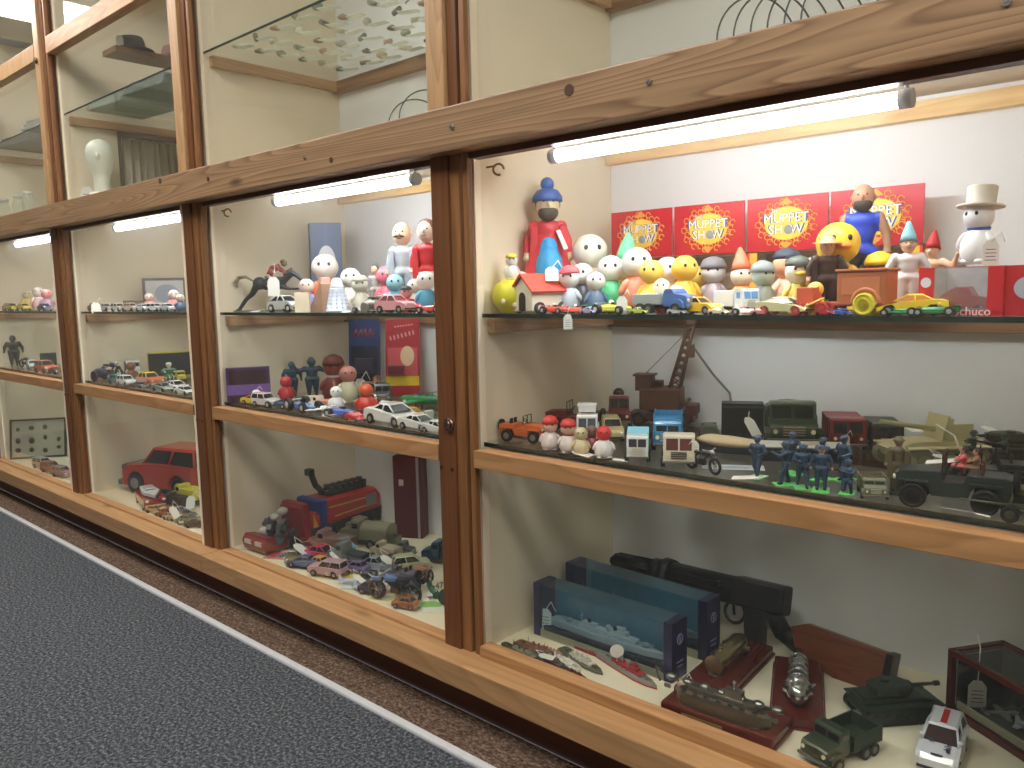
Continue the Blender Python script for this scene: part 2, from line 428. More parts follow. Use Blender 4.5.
# ---- strip lights
for b, xa, xb in ((-3, .30, .86), (-2, .305, .835), (-1, .275, .795), (0, .165, .738)):
    t = root('strip_light', {-3: 'glowing tube light under the ceiling of the far left case', -2: 'glowing tube light in the case left of the horse and jockey', -1: 'glowing tube light above the horse and jockey', 0: 'longest glowing tube light above the red show boxes'}[b], 'light', (b, .075, .262), group='tube lights in the cases')
    MB().cyl((xa, 0, 0), (xb, 0, 0), .0105, seg=16).build('tube', emit((.90, .95, 1.0), TUBE), t)
    for x in (xa, xb):
        MB().cyl((x-.008, 0, 0), (x+.008, 0, 0), .0125, seg=16).cyl((x, 0, 0), (x, 0, .083), .003, seg=8).build('end_cap', M((170, 170, 172), .4), t)
    # the tube's light
# back top batten in each case and small cup hooks
for b in BAYS:
    struct(MB().box((b+.47, DEP-.013, .3185), (.936, .024, .030), bev=.001).build('trim_top_batten', wood('top_batten', (232, 196, 140), (196, 150, 90), 'x', 1, True, contrast=.5)))
for b in (-1, 0):
    hk = MB(); p = on_y(484 if b == 0 else 218, 165 if b == 0 else 205, .08)
    hk.torus((b+.03, .075, .255), .010, .0022, rot=(PI/2, 0, .6), arc=.8).cyl((b+.0, .075, .262), (b+.022, .075, .262), .002)
    struct(hk.build('trim_cup_hook', M((150, 120, 90), .3, .9)))

# ------------------------------------------------------------------ the room around
fl = MB(); fl.box((-1, -1.44, Z_FLOOR-.01), (7, 2.64, .02))
struct(fl.build('floor', speckle('carpet_grey', (30, 32, 36), (128, 131, 136), 150, c3=(66, 69, 74), bump=1.0)))
MAT = speckle('coir_mat', (54, 40, 32), (140, 120, 104), 120, c3=(92, 74, 62), bump=1.0, stretch=(1, 1.6, 1))
tag(MB().box((-1, -.052, Z_FLOOR+.0018), (6.6, .098, .0034)).build('floor_mat', MAT), 'narrow strip of rough brown matting between metal edging and cabinet plinth', 'mat')
mt_ = MB(); mt_.box((-1, -.110, Z_FLOOR+.0022), (6.6, .018, .0044), bev=.001)
mt_.box((-1, -.1045, Z_FLOOR+.005), (6.6, .003, .002)).box((-1, -.1165, Z_FLOOR+.0048), (6.6, .003, .0016))
struct(mt_.build('trim_carpet_edging', M((204, 205, 208), .35, .25)))
struct(MB().box((-1, .60, .3), (7, .02, 2.3)).build('wall_rear', paint('room', (206, 200, 186), (196, 190, 176))))
struct(MB().box((-1, -2.78, .3), (7, .04, 2.3)).build('wall_front', paint('room2', (150, 142, 128), (136, 128, 112))))
struct(MB().box((-4.5, -1.1, .3), (.04, 3.4, 2.3)).build('wall_left', paint('room3', (150, 146, 134), (140, 134, 122))))
struct(MB().box((2.5, -1.1, .3), (.04, 3.4, 2.3)).build('wall_right', paint('room4', (150, 146, 134), (140, 134, 122))))
struct(MB().box((-1, -1.1, 1.46), (7, 3.4, .04)).build('ceiling', paint('room5', (214, 212, 206), (206, 204, 198))))
for x, y, lb in ((-3.3, -.32, 'flat square ceiling light panel at the far left end of the aisle'), (-2.3, -.45, 'flat square ceiling light panel above the third case'), (-1.3, -.62, 'flat square ceiling light panel above the horse and jockey case'),
                 (-.5, -.95, 'flat square ceiling light panel left of the viewer'), (.5, -1.15, 'flat square ceiling light panel nearly above the viewer'), (1.7, -1.3, 'flat square ceiling light panel behind the viewer'), (1.5, -.5, 'flat square ceiling light panel past the right end of the cases')):
    c = root('ceiling_light', lb, 'light', (x, y, 1.44), group='ceiling panels of the aisle')
    MB().box((0, 0, -.012), (.44, .44, .02)).build('frame', M((235, 235, 235), .5), c)
    MB().box((0, 0, -.0245), (.40, .40, .004)).build('diffuser', emit((1, .96, .90), PANEL), c)
w = bpy.data.worlds.new('world'); SC.world = w; w.use_nodes = True
w.node_tree.nodes['Background'].inputs['Color'].default_value = (.9, .92, 1, 1); w.node_tree.nodes['Background'].inputs['Strength'].default_value = .3
SC.view_settings.view_transform = 'Standard'; SC.view_settings.look = 'None'; SC.view_settings.gamma = 1; SC.view_settings.use_curve_mapping = False
SC.view_settings.exposure = 0.35
SC.cycles.transparent_max_bounces = 32; SC.cycles.max_bounces = 10; SC.cycles.diffuse_bounces = 5

# ================================================================== toy builders (local frame: +x forward, z up, origin under the middle)
TYRE = (34, 33, 33); CHROME = (190, 190, 192); DARKGLASS = (30, 34, 40)
def G(c=DARKGLASS): return M(c, .12, 0, .6)
def wheels(t, xs, hw, r, wd, tyre=TYRE, hub=(170, 168, 165), subs=True, z=None):
    for x in xs:
        for sg in (-1, 1):
            y = sg*hw; zc = r if z is None else z
            m = MB(); m.cyl((x, y-wd/2, zc), (x, y+wd/2, zc), r, seg=18); m.torus((x, y+sg*wd*.35, zc), r*.86, r*.14, rot=(PI/2, 0, 0), seg=18)
            o = m.build('wheel', M(tyre, .6), t)
            if subs:
                m = MB(); m.cyl((x, y+sg*wd*.3, zc), (x, y+sg*(wd*.5+r*.06), zc), r*.58, r*.5, seg=14)
                m.cyl((x, y+sg*wd*.5, zc), (x, y+sg*(wd*.5+r*.14), zc), r*.18, seg=8)
                m.build('hub', M(hub, .3, .4), o)
def hull_poly(top, xs, r, zb=.07):
    """side outline: top points from tail to nose, then the underside with wheel arches"""
    p = list(top); R_ = r*1.2
    p.append((top[-1][0]-.01, zb))
    for x in sorted(xs, reverse=True):
        h = max(0.0, R_*R_ - (zb-r)**2) ** .5
        a0 = math.atan2(zb-r, h); n = 7
        for i in range(n+1):
            a = a0 + (PI-2*a0)*i/n; p.append((x+R_*math.cos(a), r+R_*math.sin(a)))
    p.append((top[0][0]+.01, zb)); return p

STY = {
 'sedan': dict(top=[(-.5,.12),(-.5,.235),(-.47,.265),(-.30,.285),(.14,.285),(.42,.255),(.49,.22),(.5,.12)], cab=((-.36,.20,.185),(-.22,.06,.14),.28,.405), w=.42, r=.085, xs=(-.31,.31)),
 'sports': dict(top=[(-.5,.13),(-.49,.225),(-.40,.25),(-.1,.235),(.2,.20),(.46,.13),(.5,.10)], cab=((-.34,.24,.175),(-.14,.05,.125),.225,.315), w=.44, r=.08, xs=(-.31,.31)),
 'hatch': dict(top=[(-.5,.14),(-.49,.26),(-.3,.29),(.16,.29),(.45,.25),(.5,.20),(.5,.12)], cab=((-.47,.22,.19),(-.38,.06,.15),.285,.43), w=.44, r=.09, xs=(-.3,.32)),
 'estate': dict(top=[(-.5,.12),(-.5,.26),(.2,.27),(.46,.24),(.5,.2),(.5,.12)], cab=((-.49,.18,.18),(-.45,.06,.15),.265,.40), w=.4, r=.085, xs=(-.3,.31)),
 'coupe': dict(top=[(-.5,.12),(-.49,.22),(-.3,.26),(.1,.26),(.4,.235),(.5,.16),(.5,.12)], cab=((-.4,.16,.18),(-.2,.0,.13),.255,.37), w=.43, r=.09, xs=(-.3,.31)),
 'offroad': dict(top=[(-.5,.14),(-.5,.31),(-.2,.32),(.12,.32),(.44,.28),(.5,.24),(.5,.13)], cab=((-.49,.20,.20),(-.46,.06,.17),.31,.46), w=.46, r=.105, xs=(-.3,.30)),
 'boat': dict(top=[(-.5,.1),(-.5,.20),(.1,.2),(.5,.2)], cab=((-.3,.1,.1),(-.25,.02,.08),.2,.3), w=.36, r=.05, xs=(-.3,.3)),
}
def car(style, c, P, h, L, label, cat='toy car', name='toy_car', col2=None, hub=(170, 168, 165), wheel=TYRE, glassc=DARKGLASS, subs=True, group=None, spoiler=False, lightbar=None, stripe=None):
    S = STY[style]; t = root(name, label, cat, P, h, group, L); w = S['w']; r = S['r']
    m = MB(); m.prism(hull_poly(S['top'], S['xs'], r), w, edge=.05, shrink=.93)
    m.build('body', M(c, .25, 0, .5), t)
    b, tp, z0, z1 = S['cab']
    m = MB(); m.frustum(b, tp, z0-.01, z1-.006); m.build('windows', G(glassc), t)
    m = MB(); m.frustum((tp[0]-.02, tp[1]+.02, tp[2]+.01), (tp[0], tp[1], tp[2]-.01), z1-.012, z1+.012)
    for sy in (-1, 1):
        for (xb, xt) in ((b[0], tp[0]), (b[1], tp[1]), ((b[0]+b[1])/2, (tp[0]+tp[1])/2)):
            m.cyl((xb, sy*b[2], z0-.01), (xt, sy*tp[2], z1), .012, seg=6)
    m.build('roof', M(col2 or c, .25, 0, .5), t)
    m = MB(); m.box((.495, 0, .10), (.03, w*.9, .035), bev=.008).box((-.495, 0, .11), (.03, w*.9, .035), bev=.008)
    m.build('bumper', M((60, 60, 62) if sum(c) > 500 else CHROME, .35, .3), t)
    m = MB()
    for sy in (-1, 1): m.ball((.49, sy*w*.36, .185), (.018, .035, .025), seg=10, rings=6)
    m.build('headlights', M((235, 235, 225), .1, 0, .6), t)
    if spoiler: MB().box((-.46, 0, .32), (.07, w*.85, .012), bev=.004).box((-.45, w*.3, .285), (.03, .01, .07)).box((-.45, -w*.3, .285), (.03, .01, .07)).build('spoiler', M(col2 or c, .3), t)
    if lightbar: MB().box(((tp[0]+tp[1])/2, 0, z1+.03), (.05, .18, .035), bev=.01).build('roof_light', M(lightbar, .2, 0, .6), t)
    if stripe: MB().box((.3, 0, S['top'][4][1]+.004), (.2, .09, .006), rot=(0, .09, 0)).box(((tp[0]+tp[1])/2, 0, z1+.014), ((tp[1]-tp[0])*.8, .07, .004)).build('stripe', M(stripe, .3), t)
    wheels(t, S['xs'], w/2-.025, r, .055, wheel, hub, subs)
    return t

def jeep(c, P, h, L, label, screen=True, riders=None, col2=(60, 46, 40), hub=(150, 130, 120), cat='toy jeep', name='toy_jeep', gun=False, spare=True, wheel=TYRE):
    t = root(name, label, cat, P, h, None, L)
    m = MB(); m.prism(hull_poly([(-.5,.14),(-.5,.33),(-.44,.35),(-.15,.35),(-.12,.27),(.05,.27),(.08,.36),(.44,.34),(.47,.32),(.47,.14)], (-.3,.3), .12, .12), .34, edge=.02, shrink=.96)
    m.box((.3, .21, .26), (.26, .07, .02), bev=.006).box((.3, -.21, .26), (.26, .07, .02), bev=.006).box((-.3, .19, .27), (.26, .05, .02)).box((-.3, -.19, .27), (.26, .05, .02))
    m.build('body', M(c, .4), t)
    m = MB()
    for i in range(6): m.box((.475, -.1+.04*i, .24), (.008, .018, .11))
    m.build('grille', M((40, 38, 34), .5), t)
    m = MB()
    for sy in (-1, 1): m.cyl((.46, sy*.14, .27), (.485, sy*.14, .27), .026, seg=12)
    m.build('headlights', M((230, 225, 210), .2), t)
    m = MB(); m.box((-.2, .08, .33), (.1, .11, .03), bev=.008).box((-.2, -.08, .33), (.1, .11, .03), bev=.008).box((-.26, .08, .39), (.02, .11, .12), bev=.008).box((-.26, -.08, .39), (.02, .11, .12), bev=.008)
    m.build('seats', M(col2, .6), t)
    MB().torus((-.03, .08, .40), .045, .007, rot=(0, 1.1, 0)).cyl((-.03, .08, .40), (.06, .08, .33), .006).build('steering_wheel', M((30, 30, 30), .4), t)
    if screen:
        m = MB()
        for z in (.36, .52): m.box((.06, 0, z), (.014, .34, .014))
        for y in (-.165, 0, .165): m.box((.06, y, .44), (.014, .012, .17))
        m.build('windscreen_frame', M((70, 55, 45), .4, .4), t)
    if spare: MB().cyl((-.51, 0, .3), (-.56, 0, .3), .11, seg=16).build('spare_wheel', M(wheel, .6), t)
    if gun: MB().cyl((-.1, 0, .36), (-.1, 0, .55), .012).cyl((-.2, 0, .55), (.2, 0, .6), .014).box((-.1, 0, .55), (.1, .04, .05)).build('machine_gun', M((40, 40, 38), .4, .5), t)
    wheels(t, (-.3, .3), .2, .12, .07, wheel, hub)
    return t

def truck(c, P, h, L, label, bed='box', bedc=None, axles=(-.34, -.18, .32), cabc=None, cat='toy truck', name='toy_truck', glassc=DARKGLASS, grille=(200, 195, 180), w=.36, bonnet=True, Hb=.30, wheel=TYRE, text=None, cab_h=.46, load=None):
    """lorry: chassis, cab with bonnet or flat front, and the kind of body behind it"""
    t = root(name, label, cat, P, h, None, L); cabc = cabc or c; bedc = bedc or c; r = .085
    MB().box((0, 0, .11), (.94, w*.5, .05), bev=.01).build('chassis', M((45, 42, 40), .5), t)
    m = MB()
    if bonnet:
        m.prism([(.06,.12),(.06,.30),(.08,cab_h),(.11,cab_h+.02),(.22,cab_h+.02),(.245,cab_h-.01),(.27,.31),(.47,.28),(.5,.25),(.5,.12)], w*.92, edge=.035, shrink=.95)
        m.prism([(.2,.10),(.22,.2),(.28,.23),(.38,.23),(.45,.18),(.46,.10)], w*1.1, edge=.03, shrink=.95)
        xw, zw0, zw1, tilt = .262, .325, cab_h-.03, -.12
    else:
        m.prism([(.2,.12),(.2,cab_h),(.23,cab_h+.02),(.44,cab_h+.02),(.47,cab_h-.01),(.495,.29),(.5,.12)], w, edge=.03, shrink=.95)
        xw, zw0, zw1, tilt = .489, .29, cab_h-.035, -.13
    m.build('cab', M(cabc, .3, 0, .4), t)
    m = MB(); hh = zw1-zw0
    for sy in (-1, 1):
        m.box((xw-.004-.5*hh*math.tan(-tilt)*.5, sy*w*.215, (zw0+zw1)/2), (.016, w*.38, hh), rot=(0, tilt, 0), bev=.004)
        m.box(((.16 if bonnet else .34), sy*w*(.455 if bonnet else .495), (zw0+zw1)/2), (.12, .01, hh*.85), bev=.002)
    m.build('windows', G(glassc), t)
    m = MB()
    for i in range(4): m.box((.503, 0, .17+.03*i), (.012, w*(.42 if bonnet else .5), .012))
    m.build('grille', M(grille, .3, .3), t)
    m = MB()
    for sy in (-1, 1): m.cyl((.48, sy*w*.36, .21), (.512, sy*w*.36, .21), .026, seg=12)
    m.build('headlights', M((235, 225, 190), .15), t)
    MB().box((.51, 0, .115), (.03, w*1.05, .035), bev=.008).build('bumper', M((120, 118, 112), .4, .4), t)
    m = MB(); x1 = .04 if bonnet else .18; x0 = -.5; xc = (x0+x1)/2; lx = x1-x0; zb = .15
    if bed == 'box': m.box((xc, 0, zb+Hb/2), (lx, w*1.05, Hb), bev=.015)
    elif bed == 'tip':
        for sy in (-1, 1): m.box((xc, sy*w*.52, zb+Hb/2), (lx, .02, Hb))
        m.box((xc, 0, zb+.01), (lx, w*1.04, .02)).box((x1-.01, 0, zb+Hb/2), (.02, w*1.04, Hb)).box((x0+.01, 0, zb+Hb/2), (.02, w*1.04, Hb*.9))
    elif bed == 'tilt':
        n = 10; m.prism([(-w*.53, zb)] + [(-w*.53*math.cos(PI*i/n), zb+Hb*.55+Hb*.45*math.sin(PI*i/n)) for i in range(n+1)] + [(w*.53, zb)], lx, c=(xc, 0, 0), rot=(0, 0, PI/2))
    elif bed == 'flat':
        m.box((xc, 0, zb+.015), (lx, w*1.04, .03))
        for sy in (-1, 1):
            for k in range(5): m.box((x0+.04+k*(lx-.08)/4, sy*w*.51, zb+.06), (.015, .012, .1))
            m.box((xc, sy*w*.51, zb+.1), (lx, .012, .02))
    elif bed == 'machine':
        m.box((xc, 0, zb+.05), (lx, w, .12), bev=.01).cyl((xc-.1, 0, zb+.1), (xc-.1, 0, zb+.34), .1, seg=14).cyl((xc+.1, 0, zb+.1), (xc+.1, 0, zb+.40), .035).ball((xc-.1, 0, zb+.34), .1).box((xc+.16, 0, zb+.2), (.08, w*.8, .18))
    m.build({'box': 'van_body', 'tip': 'tipper_body', 'tilt': 'canvas_tilt', 'flat': 'flat_bed', 'machine': 'engine_unit'}[bed], M(bedc, .45), t)
    if load is not None: MB().box((xc, 0, zb+.06+.04), (lx*.8, w*.7, .12), bev=.02).build('load', M(load, .6), t)
    if text: MB().text(text[0], text[1], (.515, 0, text[2]), rot=(PI/2, 0, PI/2), ext=.004).build('lettering', M((235, 235, 225), .4), t)
    wheels(t, axles, w/2+.005, r, .06, wheel, (120, 118, 112))
    return t

def tank(c, P, h, L, label, gunlen=.55, cat='toy tank', turret=True, name='toy_tank', gunel=.0, shield=False, gun_h=0):
    t = root(name, label, cat, P, h, None, L)
    MB().prism([(-.5,.16),(-.46,.27),(.28,.27),(.5,.2),(.44,.1),(-.46,.1)], .34, edge=.02, shrink=.96).box((-.3, 0, .285), (.28, .26, .03), bev=.008).build('hull', M(c, .5), t)
    for sy in (-1, 1):
        m = MB(); n = 9; prof = []
        for i in range(n+1): a = -PI/2+PI*i/n; prof.append((.40+.09*math.cos(a), .10+.09*math.sin(a)))
        for i in range(n+1): a = PI/2+PI*i/n; prof.append((-.40+.09*math.cos(a), .10+.09*math.sin(a)))
        m.prism(prof, .10, c=(0, sy*.21, 0))
        for k in range(22):
            x = -.42+.84*k/21; m.box((x, sy*.21, .193), (.02, .11, .012)).box((x, sy*.21, .006), (.02, .11, .012))
        tr = m.build('track', M(tuple(int(v*.6)+12 for v in c), .6), t)
        m = MB()
        for k in range(6): m.cyl((-.36+.144*k, sy*.255, .085), (-.36+.144*k, sy*.272, .085), .06, seg=14)
        m.build('road_wheels', M(tuple(int(v*.8) for v in c), .5), tr)
        MB().box((0, sy*.21, .215), (.96, .13, .014), bev=.004).build('track_guard', M(c, .5), t)
    if turret:
        tu = MB().prism([(-.26,-.12),(-.28,.0),(-.26,.12),(-.02,.17),(.16,.12),(.22,.0),(.16,-.12),(-.02,-.17)], .13, plane='xy', edge=.03, shrink=.85, c=(-.02, 0, .345)).cyl((-.1, .05, .40), (-.1, .05, .44), .06, seg=12).build('turret', M(c, .45), t)
        MB().cyl((.15, 0, .35), (.15+gunlen, 0, .35+gunel), .024, .018).cyl((.15+gunlen-.05, 0, .35+gunel*.95), (.16+gunlen, 0, .35+gunel), .03).box((.17, 0, .35), (.08, .12, .09), bev=.015).build('gun_barrel', M(c, .45), tu)
    if shield:
        MB().box((-.05, 0, .40), (.02, .34, .26), rot=(0, -.25, 0)).box((-.2, .16, .36), (.28, .016, .16)).box((-.2, -.16, .36), (.28, .016, .16)).build('gun_shield', M(c, .5), t)
        MB().cyl((-.2, 0, .34), (.55, 0, .52+gun_h), .030, .022).cyl((-.35, 0, .30), (-.1, 0, .37), .045).build('gun_barrel', M(tuple(int(v*.92) for v in c), .5), t)
    return t

def racer(c, P, h, L, label, wheelc=TYRE, hub=(200, 200, 200), driver=None, nose=None, cat='toy racing car', name='toy_racing_car', big=False):
    t = root(name, label, cat, P, h, None, L)
    m = MB(); m.lathe([(.015,-.5),(.08,-.44),(.11,-.2),(.115,0),(.09,.25),(.05,.46),(.01,.5)], rot=(0, PI/2, 0), c=(0, 0, .13), sc=(.8, 1.1, 1))
    m.box((0, 0, .09), (.5, .3, .05), bev=.02); m.build('body', M(c, .25, 0, .5), t)
    MB().box((.46, 0, .08), (.1, .36, .015), bev=.004).box((-.46, 0, .24), (.1, .34, .015), bev=.004).box((-.46, .14, .18), (.06, .01, .12)).box((-.46, -.14, .18), (.06, .01, .12)).build('wings', M(nose or c, .3), t)
    MB().frustum((-.06, .1, .06), (-.04, .0, .045), .2, .26).build('windscreen', G(), t)
    if driver: MB().ball((-.09, 0, .25), .06).build('driver_helmet', M(driver, .3), t)
    r = .10 if not big else .14
    wheels(t, (-.32,), .22, r*1.1, .11, wheelc, hub); wheels(t, (.32,), .2, r*.9, .08, wheelc, hub)
    return t

def motorbike(c, P, h, L, label, rider=None, sidecar=None, cat='toy motorbike', name='toy_motorbike'):
    t = root(name, label, cat, P, h, None, L)
    for x in (-.33, .33): 
        o = MB().torus((x, 0, .17), .14, .03, rot=(PI/2, 0, 0), seg=18).build('wheel', M(TYRE, .6), t)
        m = MB().cyl((x, -.02, .17), (x, .02, .17), .03)
        for k in range(6): m.cyl((x, 0, .17), (x+.13*math.cos(PI*k/3), 0, .17+.13*math.sin(PI*k/3)), .005, seg=5)
        m.build('spokes', M(CHROME, .3, .7), o)
    MB().tube([(-.33, 0, .17), (-.05, 0, .2), (.2, 0, .38), (.33, 0, .17)], .018).tube([(-.33, 0, .17), (-.15, 0, .34), (.2, 0, .38)], .015).box((-.02, 0, .2), (.16, .09, .12), bev=.02).build('frame', M((60, 60, 62), .35, .6), t)
    MB().ball((.07, 0, .38), (.13, .06, .065)).ball((.33, 0, .33), (.1, .03, .04)).build('fuel_tank', M(c, .25, 0, .5), t)
    MB().box((-.16, 0, .37), (.24, .09, .045), bev=.02).build('saddle', M((30, 28, 28), .6), t)
    MB().tube([(.16, -.16, .48), (.2, -.05, .45), (.2, .05, .45), (.16, .16, .48)], .012).cyl((.2, 0, .38), (.2, 0, .46), .015).ball((.26, 0, .42), .045).build('handlebars', M(CHROME, .3, .7), t)
    if sidecar: MB().ball((.0, -.28, .2), (.3, .12, .12)).cyl((-.05, -.44, .13), (-.05, -.40, .13), .13).build('sidecar', M(sidecar, .4), t)
    return t

def ship(c, P, h, L, label, deck=(150, 145, 135), cat='model ship', name='model_ship', w=.16, funnels=2, low=None, group=None, parent=None, tall=1.0, fc=None):
    t = root(name, label, cat, P, h, group, L) if parent is None else parent
    out = [(-.5,-.3),(-.47,-.45),(-.2,-.5),(.2,-.48),(.38,-.3),(.5,0),(.38,.3),(.2,.48),(-.2,.5),(-.47,.45),(-.5,.3)]
    MB().prism([(x, y*w) for x, y in out], .055, plane='xy', c=(0, 0, .0275), edge=.008, shrink=.93).build('hull', M(c, .5), t)
    if low: MB().prism([(x*1.003, y*w*1.02) for x, y in out], .018, plane='xy', c=(0, 0, .010)).build('hull_bottom', M(low, .5), t)
    m = MB(); m.box((.02, 0, .068), (.5, w*.55, .03), bev=.005).box((.12, 0, .095), (.14, w*.4, .04), bev=.004).box((-.14, 0, .09), (.12, w*.35, .025)).box((.13, 0, .125), (.07, w*.3, .02))
    for s_ in (-1, 1):
        for k in range(3): m.ball((-.1+.08*k, s_*w*.36, .065), (.022, .01, .01), seg=8, rings=5)
    m.build('superstructure', M(deck, .5), t)
    m = MB()
    for k in range(funnels): m.cyl((.03-.12*k, 0, .08), (.02-.12*k, 0, .08+.07*tall), .018)
    m.build('funnels', M(fc or c, .5), t)
    m = MB()
    for x in (.16, -.22): m.cyl((x, 0, .08), (x, 0, .08+.13*tall), .004, .003).box((x, 0, .08+.09*tall), (.004, .05, .004))
    m.build('masts', M(deck, .5), t)
    m = MB()
    for x, d in ((.34, 1), (.26, 1), (-.34, -1)):
        m.cyl((x, 0, .055), (x, 0, .078), .024)
        for y in (-.01, .01): m.cyl((x, y, .07), (x+d*.07, y, .075), .004, seg=6)
    m.build('gun_turrets', M(tuple(int(v*.85) for v in c), .5), t)
    return t

def helicopter(c, P, h, L, label, rotor=(120, 120, 118), cat='toy helicopter', name='toy_helicopter'):
    t = root(name, label, cat, P, h, None, L)
    MB().lathe([(.01,-.5),(.03,-.48),(.035,-.1),(.11,.05),(.13,.22),(.09,.36),(.01,.42)], rot=(0, PI/2, 0), c=(0, 0, .2)).prism([(-.5,.2),(-.52,.36),(-.44,.36),(-.38,.2)], .02).build('fuselage', M(c, .3, 0, .4), t)
    MB().ball((.27, 0, .22), (.14, .1, .1)).build('canopy', G(), t)
    MB().cyl((.12, 0, .3), (.12, 0, .38), .02).box((.12, 0, .385), (.8, .035, .01)).box((.12, 0, .385), (.035, .8, .01)).build('rotor', M(rotor, .5), t)
    m = MB()
    for s_ in (-1, 1): m.cyl((-.1, s_*.12, .02), (.36, s_*.12, .02), .014).cyl((.02, s_*.12, .02), (.02, s_*.06, .14), .01).cyl((.25, s_*.12, .02), (.25, s_*.06, .14), .01)
    m.build('skids', M((70, 70, 68), .5), t)
    return t

def plane(c, P, h, L, label, cat='toy aeroplane', name='toy_aeroplane', nose=None, z=.09, tilt=None, canopy=True):
    t = root(name, label, cat, P, h, None, L, tilt)
    MB().lathe([(.01,-.5),(.03,-.46),(.07,-.1),(.08,.2),(.06,.42),(.01,.5)], rot=(0, PI/2, 0), c=(0, 0, z)).build('fuselage', M(c, .35, 0, .3), t)
    MB().prism([(.16,0),(.20,-.1),(.08,-.48),(-.02,-.48),(-.08,-.1),(-.1,0),(-.08,.1),(-.02,.48),(.08,.48),(.20,.1)], .02, plane='xy', c=(0, 0, z)).build('wings', M(c, .35), t)
    MB().prism([(-.36,0),(-.38,-.18),(-.47,-.18),(-.49,0),(-.47,.18),(-.38,.18)], .014, plane='xy', c=(0, 0, z+.01)).prism([(-.36,z),(-.44,z+.17),(-.5,z+.17),(-.5,z)], .014).build('tail', M(nose or c, .35), t)
    if canopy: MB().ball((.12, 0, z+.06), (.1, .04, .04)).build('canopy', G(), t)
    MB().cyl((.1, .08, 0.0), (.1, .08, z), .012).cyl((.1, -.08, 0), (.1, -.08, z), .012).build('undercarriage', M((50, 50, 50), .5), t)
    return t

# ---- figures ------------------------------------------------------
_bodies = {}
POSE = {
 'stand': dict(lh=(.02,.19,.47), rh=(.02,-.19,.47), le=(0,.18,.62), re=(0,-.18,.62), lf=(.02,.08,.03), rf=(.02,-.08,.03), lk=(.01,.08,.26), rk=(.01,-.08,.26)),
 'aim': dict(lh=(.30,-.02,.74), rh=(.12,-.06,.74), le=(.17,.10,.66), re=(.0,-.17,.68), lf=(.12,.10,.03), rf=(-.12,-.10,.03), lk=(.09,.09,.26), rk=(-.04,-.09,.26)),
 'crouch': dict(lh=(.30,-.02,.55), rh=(.14,-.08,.53), le=(.18,.12,.50), re=(.02,-.16,.50), lf=(.12,.10,.03), rf=(-.16,-.10,.03), lk=(.2,.09,.28), rk=(.06,-.10,.08), drop=.18),
 'march': dict(lh=(.18,.10,.55), rh=(.16,-.08,.62), le=(.02,.19,.60), re=(.0,-.18,.62), lf=(.17,.08,.03), rf=(-.18,-.08,.04), lk=(.12,.08,.26), rk=(-.03,-.08,.25)),
 'armsup': dict(lh=(.1,.30,.86), rh=(.1,-.30,.86), le=(.03,.24,.68), re=(.03,-.24,.68), lf=(.02,.09,.03), rf=(.02,-.09,.03), lk=(.02,.09,.26), rk=(.02,-.09,.26)),
 'fists': dict(lh=(.2,.10,.72), rh=(.2,-.10,.72), le=(.06,.22,.60), re=(.06,-.22,.60), lf=(.02,.08,.03), rf=(.02,-.08,.03), lk=(.01,.08,.26), rk=(.01,-.08,.26)),
 'sit': dict(lh=(.2,.12,.52), rh=(.2,-.12,.52), le=(.08,.18,.56), re=(.08,-.18,.56), lf=(.36,.08,.12), rf=(.36,-.08,.12), lk=(.24,.08,.34), rk=(.24,-.08,.34), drop=.14),
}
def body_mesh(pose, bulk):
    key = (pose, bulk)
    if key in _bodies: return _bodies[key]
    p = POSE[pose]; d = p.get('drop', 0); m = MB(); b = bulk
    hip = .47-d; sh = .77-d
    m.ball((0, 0, hip+.02), (.075*b, .105*b, .08)); m.ball((.0, 0, (hip+sh)/2+.02), (.075*b, .10*b, .15)); m.ball((0, 0, sh-.05), (.08*b, .125*b, .09)); m.cyl((0, 0, sh-.02), (0, 0, sh+.07), .042)
    for s_, hn, el, ft, kn in ((1, 'lh', 'le', 'lf', 'lk'), (-1, 'rh', 're', 'rf', 'rk')):
        a = Vector((0, s_*.12*b, sh-.02)); e = Vector(p[el]) - Vector((0, 0, d*.0)); h_ = Vector(p[hn])
        e.y *= b; h_.y *= b
        m.ball(a, .05*b); m.cyl(a, e, .045*b, .038*b); m.ball(e, .038*b); m.cyl(e, h_, .037*b, .028); m.ball(h_, .036)
        q = Vector((0, s_*.06*b, hip)); k = Vector(p[kn]); f = Vector(p[ft])
        m.ball(q, .07*b); m.cyl(q, k, .068*b, .05*b); m.ball(k, .05*b); m.cyl(k, f, .05*b, .035); m.ball(f+Vector((.035, 0, -.0)), (.075, .038, .032))
    o = m.build('tmp', M((200, 200, 200)))
    md = o.modifiers.new('r', 'REMESH'); md.mode = 'VOXEL'; md.voxel_size = .017; md.use_smooth_shade = True
    sm = o.modifiers.new('s', 'SMOOTH'); sm.iterations = 2
    me = bpy.data.meshes.new_from_object(o.evaluated_get(bpy.context.evaluated_depsgraph_get())); me.materials.clear()
    bpy.data.objects.remove(o)
    for pl in me.polygons:
        c = pl.center; i = 0
        if c.z < hip+.0 and not (abs(c.y) > .13*b and c.z > .35) : i = 1
        if c.z < .062 or (pose == 'sit' and c.x > .31): i = 3
        for hn in ('lh', 'rh'):
            hh = Vector(p[hn]); hh.y *= b
            if (c-hh).length < .055: i = 2
        if c.z > sh+.03 and abs(c.y) < .06 and abs(c.x) < .08: i = 2
        pl.material_index = i
    _bodies[key] = (me, sh+.055); return _bodies[key]

